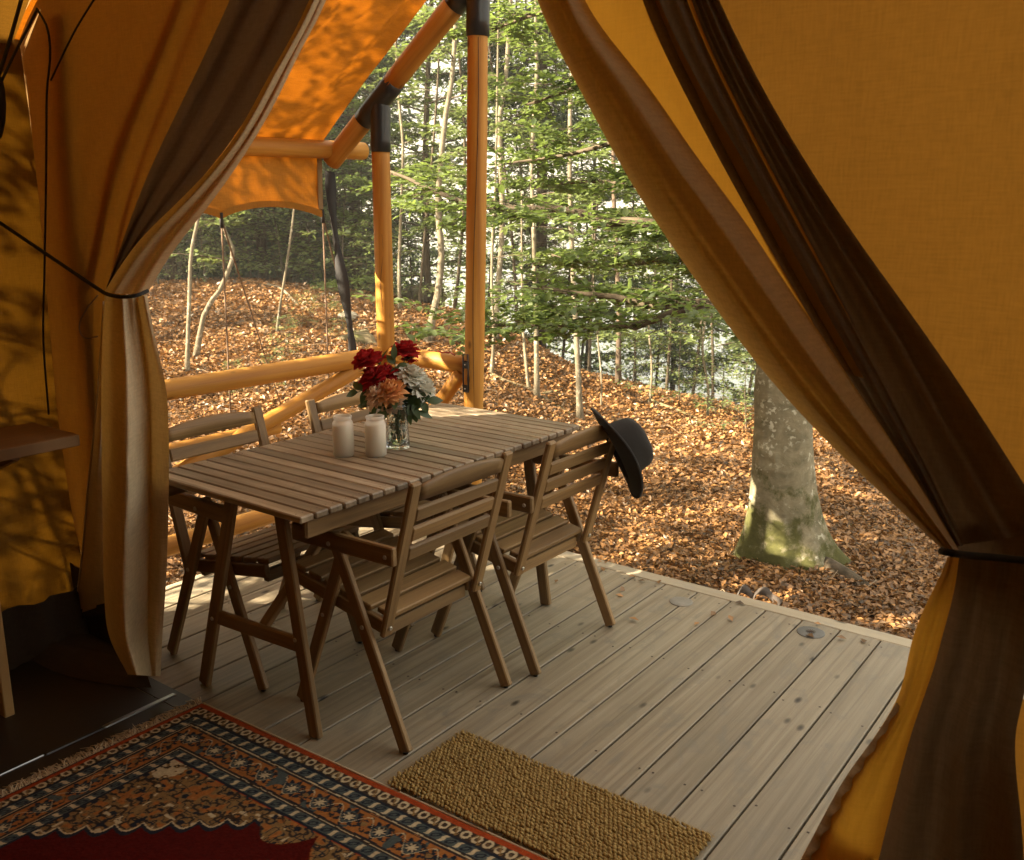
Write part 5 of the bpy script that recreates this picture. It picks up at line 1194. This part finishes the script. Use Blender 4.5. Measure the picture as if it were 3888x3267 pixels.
# ---- forest behind
gi = 0
LABS = {'s': ('spruce_tree', SPR, 'spruce'), 'm': ('broadleaf_tree', MID, 'tree'), 'y': ('young_tree', SAP, 'tree')}
forest = [  # column, distance, kind, variant, scale
 ('s', 250, 17, 1, 1.0), ('s', 1385, 22, 2, .9), ('s', 360, 15, 0, .95), ('s', 455, 19, 1, 1.05), ('s', 545, 16.5, 2, 1.0), ('s', 640, 19, 1, 1.1), ('s', 735, 16, 2, 1.1), ('s', 690, 23, 1, 1.2), 
 ('s', 1108, 14.5, 2, 1.05), ('s', 150, 20, 1, 1.2), ('s', 560, 27, 1, 1.3), ('s', 420, 26, 1, 1.3),
 ('m', 330, 22, 0, 1.0), ('m', 520, 21, 1, 1.0), ('m', 790, 26, 2, 1.1), ('m', 1200, 19, 1, .8), ('m', 880, 14, 1, .7), ('m', 620, 30, 0, 1.3), ('m', 1880, 15, 0, 1.0), ('m', 2050, 20, 1, 1.1), ('s', 1950, 18, 1, 1.0), ('m', 2250, 16, 2, 1.0), ('m', 1600, 17, 1, 1.0), ('m', 1750, 19, 2, 1.0), ('m', 100, 26, 1, 1.2),
 ('y', 1000, 14.5, 2, 1.0), ('y', 1110, 17, 0, 1.2), ('y', 1260, 14, 2, .9), ('y', 1420, 13.5, 1, 1.0), ('y', 1345, 18, 0, 1.2), ('y', 1180, 20, 1, 1.3), ('y', 800, 17, 0, 1.2), ('y', 470, 13.5, 0, .9), ('y', 700, 14, 1, .9), ('y', 860, 12.6, 2, .85), ('y', 1060, 12.5, 0, .9), ('y', 1210, 12.5, 1, .9), ('y', 1370, 12, 2, .9), ('y', 1470, 11.5, 0, .8), ('y', 1150, 15.5, 2, 1.0), ('y', 930, 13, 1, 1.0), ('y', 1310, 16, 1, 1.0), ('y', 1530, 13, 2, 1.0), ('y', 1680, 12, 1, .9), ('y', 600, 15.5, 2, 1.0), ('y', 350, 14.5, 1, 1.0)]
WORDS = {'s': ['dark spruce', 'spruce with drooping sprays', 'tall spruce with bare lower trunk'], 'm': ['leafy green tree', 'broad green tree', 'bright green tree'], 'y': ['slim young tree', 'light leaved young tree', 'young tree with layered sprays']}
def where(px):
    for a, w in ((300, 'behind the left curtain'), (500, 'left under the porch canopy'), (680, 'beneath the valance corner'), (780, 'behind the left porch post'), (950, 'between the two porch posts'), (1050, 'behind the middle porch post'), (1200, 'just right of the middle post'), (1350, 'above the middle of the slope'), (1540, 'over the right end of the slope')):
        if px < a: return w
    return 'behind the right curtain'
seen = {}
for kd, px, k, vi, s in forest:
    nm, ms, cat = LABS[kd]; dist = 'near' if k < 15 else ('mid distance' if k < 20 else ('farther' if k < 25 else 'farthest'))
    lab = '%s %s, %s row' % (WORDS[kd][vi], where(px), dist)
    for alt in (', leaning slightly', ', partly hidden', ', the taller one', ', the paler one'):
        if lab in seen: lab = lab.split(' row')[0]+' row'+alt
    seen[lab] = 1
    place_tree(nm, ms[vi], ptk(px, k), lab, cat, 'forest trees behind the slope', s)
for (px, k, vi, s, lab) in ((1490, 9.2, 0, .55, 'low green shrub at the crest left of the beech'), (1400, 9.6, 1, .6, 'green shrub on the crest under the low branches'), (1300, 10.3, 0, .5, 'small shrub on the crest behind the hat'), (1545, 8.5, 1, .6, 'low shrub touching the beech trunk on its left'),
                            (430, 12.6, 1, .8, 'sunlit shrub at the back of the leafy slope left'), (780, 12.4, 0, .7, 'low shrub behind the corner post'), (960, 11.9, 1, .7, 'low shrub on the mossy hump')):
    place_tree('shrub', SHR[vi], ptk(px, k), lab, 'shrub', 'shrubs on the crest', s)
for i, (x, y, s) in enumerate(((-7.3, -4.2, .62), (-9.8, -7.6, .9), (-6.6, -6.2, .7))):
    place_tree('spruce_tree', SPR[1], Vector((x, y, tz(x, y)-.05)), 'spruce standing behind the tent out of view', 'spruce', 'trees behind the tent', s)
for i, (x, y, sz_) in enumerate(((-4.5, .05, 1.5), (-4.6, -.8, 1.7), (-5.4, -.2, 2.0))):
    place_tree('bare_sapling', [SHR[i % 2][0]], Vector((x, y, tz(x, y)-.05)), 'bare sapling outside the left tent wall casting its shadow on the canvas', 'sapling', 'bare saplings outside the left tent wall', sz_*1.2)
for i, (px, k, s) in enumerate(((330, 13.2, 1.3), (395, 14.5, 1.6), (470, 13.6, 1.2), (520, 15, 1.7), (585, 14.0, 1.4), (650, 14.8, 1.7), (710, 13.6, 1.3), (760, 15.5, 1.8), (845, 14.2, 1.3), (905, 15, 1.6))):
    place_tree('shrub', SHR[i % 2], ptk(px, k), ['sparse olive bush at the far left of the crest', 'tall bush behind the two leftmost trunks', 'bush behind the middle guy rope', 'tall bush left of the pale broken stick', 'bush behind the wispy sapling', 'tall bush beneath the valance corner', 'bush behind the black twisted strap', 'tall bush left of the corner post', 'bush right of the corner post', 'tall bush behind the bent pale trunk'][i], 'shrub', 'undergrowth along the crest', s)
for i, (x, y, s) in enumerate(((-14.6, -6.1, 1.7), (-8.2, -1.0, 1.1), (-5.4, -.35, .80), (-6.3, .55, .85), (-4.9, .5, .62))):
    place_tree('young_tree', SAP[i % 3], Vector((x, y, tz(x, y)-.05)), 'slim tree standing behind the tent out of view', 'tree', 'trees behind the tent', s)
# trees behind and beside the tent that throw the dappled shade
for i, (x, y, vi, s) in enumerate([(-13.5+.75*q+o_*-.66, -7-.66*q+o_*-.75, i_ % 3, 1.15) for i_, (q, o_) in enumerate(((-13, 1), (-10.2, -1), (-6.6, 1.5), (5.4, 1), (7.8, -1), (11, 1)))]+[(-9.0+.75*q, -1.2-.66*q, i_ % 3, .8) for i_, q in enumerate((-8.0,))]+[(5, -9, 0, 1.0), (8, 3, 1, 1.0), (-15, 6, 1, 1.1)]):
    place_tree('broadleaf_tree', MID[vi], Vector((x, y, tz(x, y)-.05)), 'leafy tree standing behind the tent, out of view of the doorway', 'tree', 'trees behind the tent', s)

# ---- far wood filling the horizon, one mass of leaf clumps
n_ = 150000; g = np.random.default_rng(77); k = g.uniform(25, 52, n_); t_ = g.uniform(-.62, .42, n_); l = k*t_; x = k*FH.x+l*RH.x; y = k*FH.y+l*RH.y; z = g.uniform(-9, 22, n_)
dn = vnoise(x+z*.3, y+z*.8, .23, 5)+.6*vnoise(x*1.0-z*.5, y+z, .7, 6)+.26*(t_ < -.12)-.035*np.maximum(z-3, 0)-.03*(t_ > -.05)+.20*(z < 1.5)*(t_ > -.12); ok = (dn > .16) & (z > terrain(x, y)-.5); x, y, z = x[ok], y[ok], z[ok]; n_ = len(x)
L = g.uniform(.16, .34, n_); V, F = leaf_arrays(np.c_[x, y, z], g.normal(0, 1, (n_, 3))*[1, 1, .5], rnorm(n_, .6), L, L*.6, .15)
o = wmesh('far_forest', V, F, M['beech_leaf']); o['kind'] = 'stuff'; o['label'] = 'distant green wood beyond the slope'

# ---- seedlings with wispy leaves in front of the litter
for i, (px, py, s) in enumerate(((620, 672, .5), (700, 700, .55), (560, 800, .45), (480, 810, .4), (590, 730, .5), (1470, 690, .4), (665, 640, .5))):
    p = onterrain(px, py); t_ = place_tree('seedling', SHR[i % 2], p, ['feathery seedling up the slope near the standing rope', 'feathery seedling right of the rope near the fallen log', 'feathery seedling low under the top rail', 'feathery seedling at the left under the top rail', 'feathery seedling in the middle of the rope gap', 'seedling far right by the beech', 'small seedling near the pale stone'][i], 'seedling', 'seedlings on the leaf litter', s*.5)
# ---- stones, fallen wood
def rock(px, py, r, label, mat='rock', fl=.5, seed=0):
    p = onterrain(px, py); bm = bmesh.new(); bmesh.ops.create_icosphere(bm, subdivisions=3, radius=1.0); g = random.Random(seed); ph = [g.uniform(0, 6) for _ in range(6)]
    for v_ in bm.verts:
        c = v_.co; k = 1+.16*math.sin(c.x*3+ph[0])*math.cos(c.y*4+ph[1])+.08*math.sin(c.z*9+ph[2]+c.x*6); v_.co = Vector((c.x*r*k, c.y*r*k*.75, c.z*r*k*fl))
    me = bpy.data.meshes.new('stone'); bm.to_mesh(me); bm.free(); me.materials.append(M[mat]); o = put('stone', me, Matrix.Translation(p+Vector((0, 0, r*fl*.3))) @ Matrix.Rotation(g.uniform(0, 3), 4, 'Z'))
    return tag(o, label, 'stone')
rock(714, 655, .16, 'pale sunlit stone on the slope behind the black strap', fl=.45, seed=1)
rock(870, 618, .62, 'large mossy boulder on the crest between the porch posts', 'moss_log', .45, 2)
rock(742, 706, .16, 'mossy lump left of the corner post foot', 'moss_log', .6, 3)
def fallen(pts, r0, r1, label, mat='bark_dead', lift=.02, name='fallen_branch', twigs=3, seed=0):
    cv = curve_pts([tuple(onterrain(*p)+Vector((0, 0, lift))) for p in pts], 16); V, F = sweep(cv, np.linspace(r0, r1, 16), 8); A = Acc(); A.add(V, F); g = np.random.default_rng(seed)
    for _ in range(twigs):
        i = g.integers(3, 14); d_ = np.array([*g.normal(0, 1, 2), .25]); d_ /= np.linalg.norm(d_); V, F = sweep([cv[i], cv[i]+d_*.14, cv[i]+d_*.3+[0, 0, -.06]], [r1*.7, r1*.45, .001], 4); A.add(V, F)
    V, F = A.arr(); o = wmesh(name, V, F, M[mat], None, True); return tag(o, label, 'branch', 'fallen wood on the leaf litter')
fallen(((1000, 772), (1040, 790), (1085, 805), (1130, 832), (1180, 862)), .035, .022, 'long mossy fallen limb behind the far table end', 'moss_log', .02, twigs=2, seed=1)
fallen(((1110, 800), (1135, 828), (1165, 858)), .018, .012, 'thin fallen stick crossing beside the mossy limb', seed=2)
fallen(((548, 588), (580, 600), (612, 632)), .024, .014, 'pale broken stick on the crest under the valance', 'pale_bark', .03, seed=3)
fallen(((620, 782), (655, 762), (690, 752)), .013, .006, 'thin grey stick just above the top rail', seed=4)
fallen(((700, 706), (730, 696), (752, 690)), .050, .045, 'short thick log left of the corner post', 'moss_log', .04, twigs=0, seed=5)
fallen(((1330, 826), (1400, 852), (1470, 884), (1530, 902)), .030, .012, 'mossy fallen branch running to the beech from the left', 'moss_log', .02, seed=6)
fallen(((1640, 936), (1700, 950), (1760, 968), (1800, 974)), .016, .006, 'thin fallen branch right of the beech trunk', seed=7)
fallen(((1365, 1110), (1375, 1128), (1384, 1150)), .006, .003, 'little forked stick in the leaves right of the hat', 'pale_bark', .03, twigs=1, seed=8)
fallen(((1405, 1165), (1445, 1175), (1480, 1200)), .008, .005, 'pale stick near the webbing strap', 'pale_bark', .03, twigs=2, seed=9)
fallen(((1700, 1215), (1730, 1235), (1775, 1262)), .008, .004, 'pale stick between the beech root and the deck', 'pale_bark', .03, twigs=1, seed=10)
fallen(((480, 692), (530, 686), (575, 680)), .012, .006, 'thin stick beside the standing rope', seed=11)
fallen(((880, 742), (930, 756), (960, 770)), .014, .006, 'dark stick between the posts above the short rail', seed=12)
fallen(((300, 775), (370, 768), (430, 758)), .022, .012, 'dark fallen limb just behind the top rail at the left', seed=13)

# ------------------------------------------------------------------ evening haze in the wood
hb = wmesh('haze', [(sx*2000, sy*2000, z_) for z_ in (-11.5, 27) for sx, sy in ((-1, -1), (1, -1), (1, 1), (-1, 1))], [(0, 3, 2, 1), (4, 5, 6, 7), (0, 1, 5, 4), (1, 2, 6, 5), (2, 3, 7, 6), (3, 0, 4, 7)], M['rock'])
hm_ = bpy.data.materials.new('haze_air'); hm_.use_nodes = True; hm_.node_tree.nodes.clear(); ho = hm_.node_tree.nodes.new('ShaderNodeOutputMaterial'); pv = hm_.node_tree.nodes.new('ShaderNodeVolumePrincipled')
pv.inputs['Color'].default_value = (.95, .95, .88, 1); pv.inputs['Density'].default_value = 0.0032; pv.inputs['Anisotropy'].default_value = 0.2; hm_.node_tree.links.new(pv.outputs[0], ho.inputs['Volume'])
hb.data.materials.clear(); hb.data.materials.append(hm_); hb['kind'] = 'stuff'; hb['label'] = 'thin pale haze between the trees'
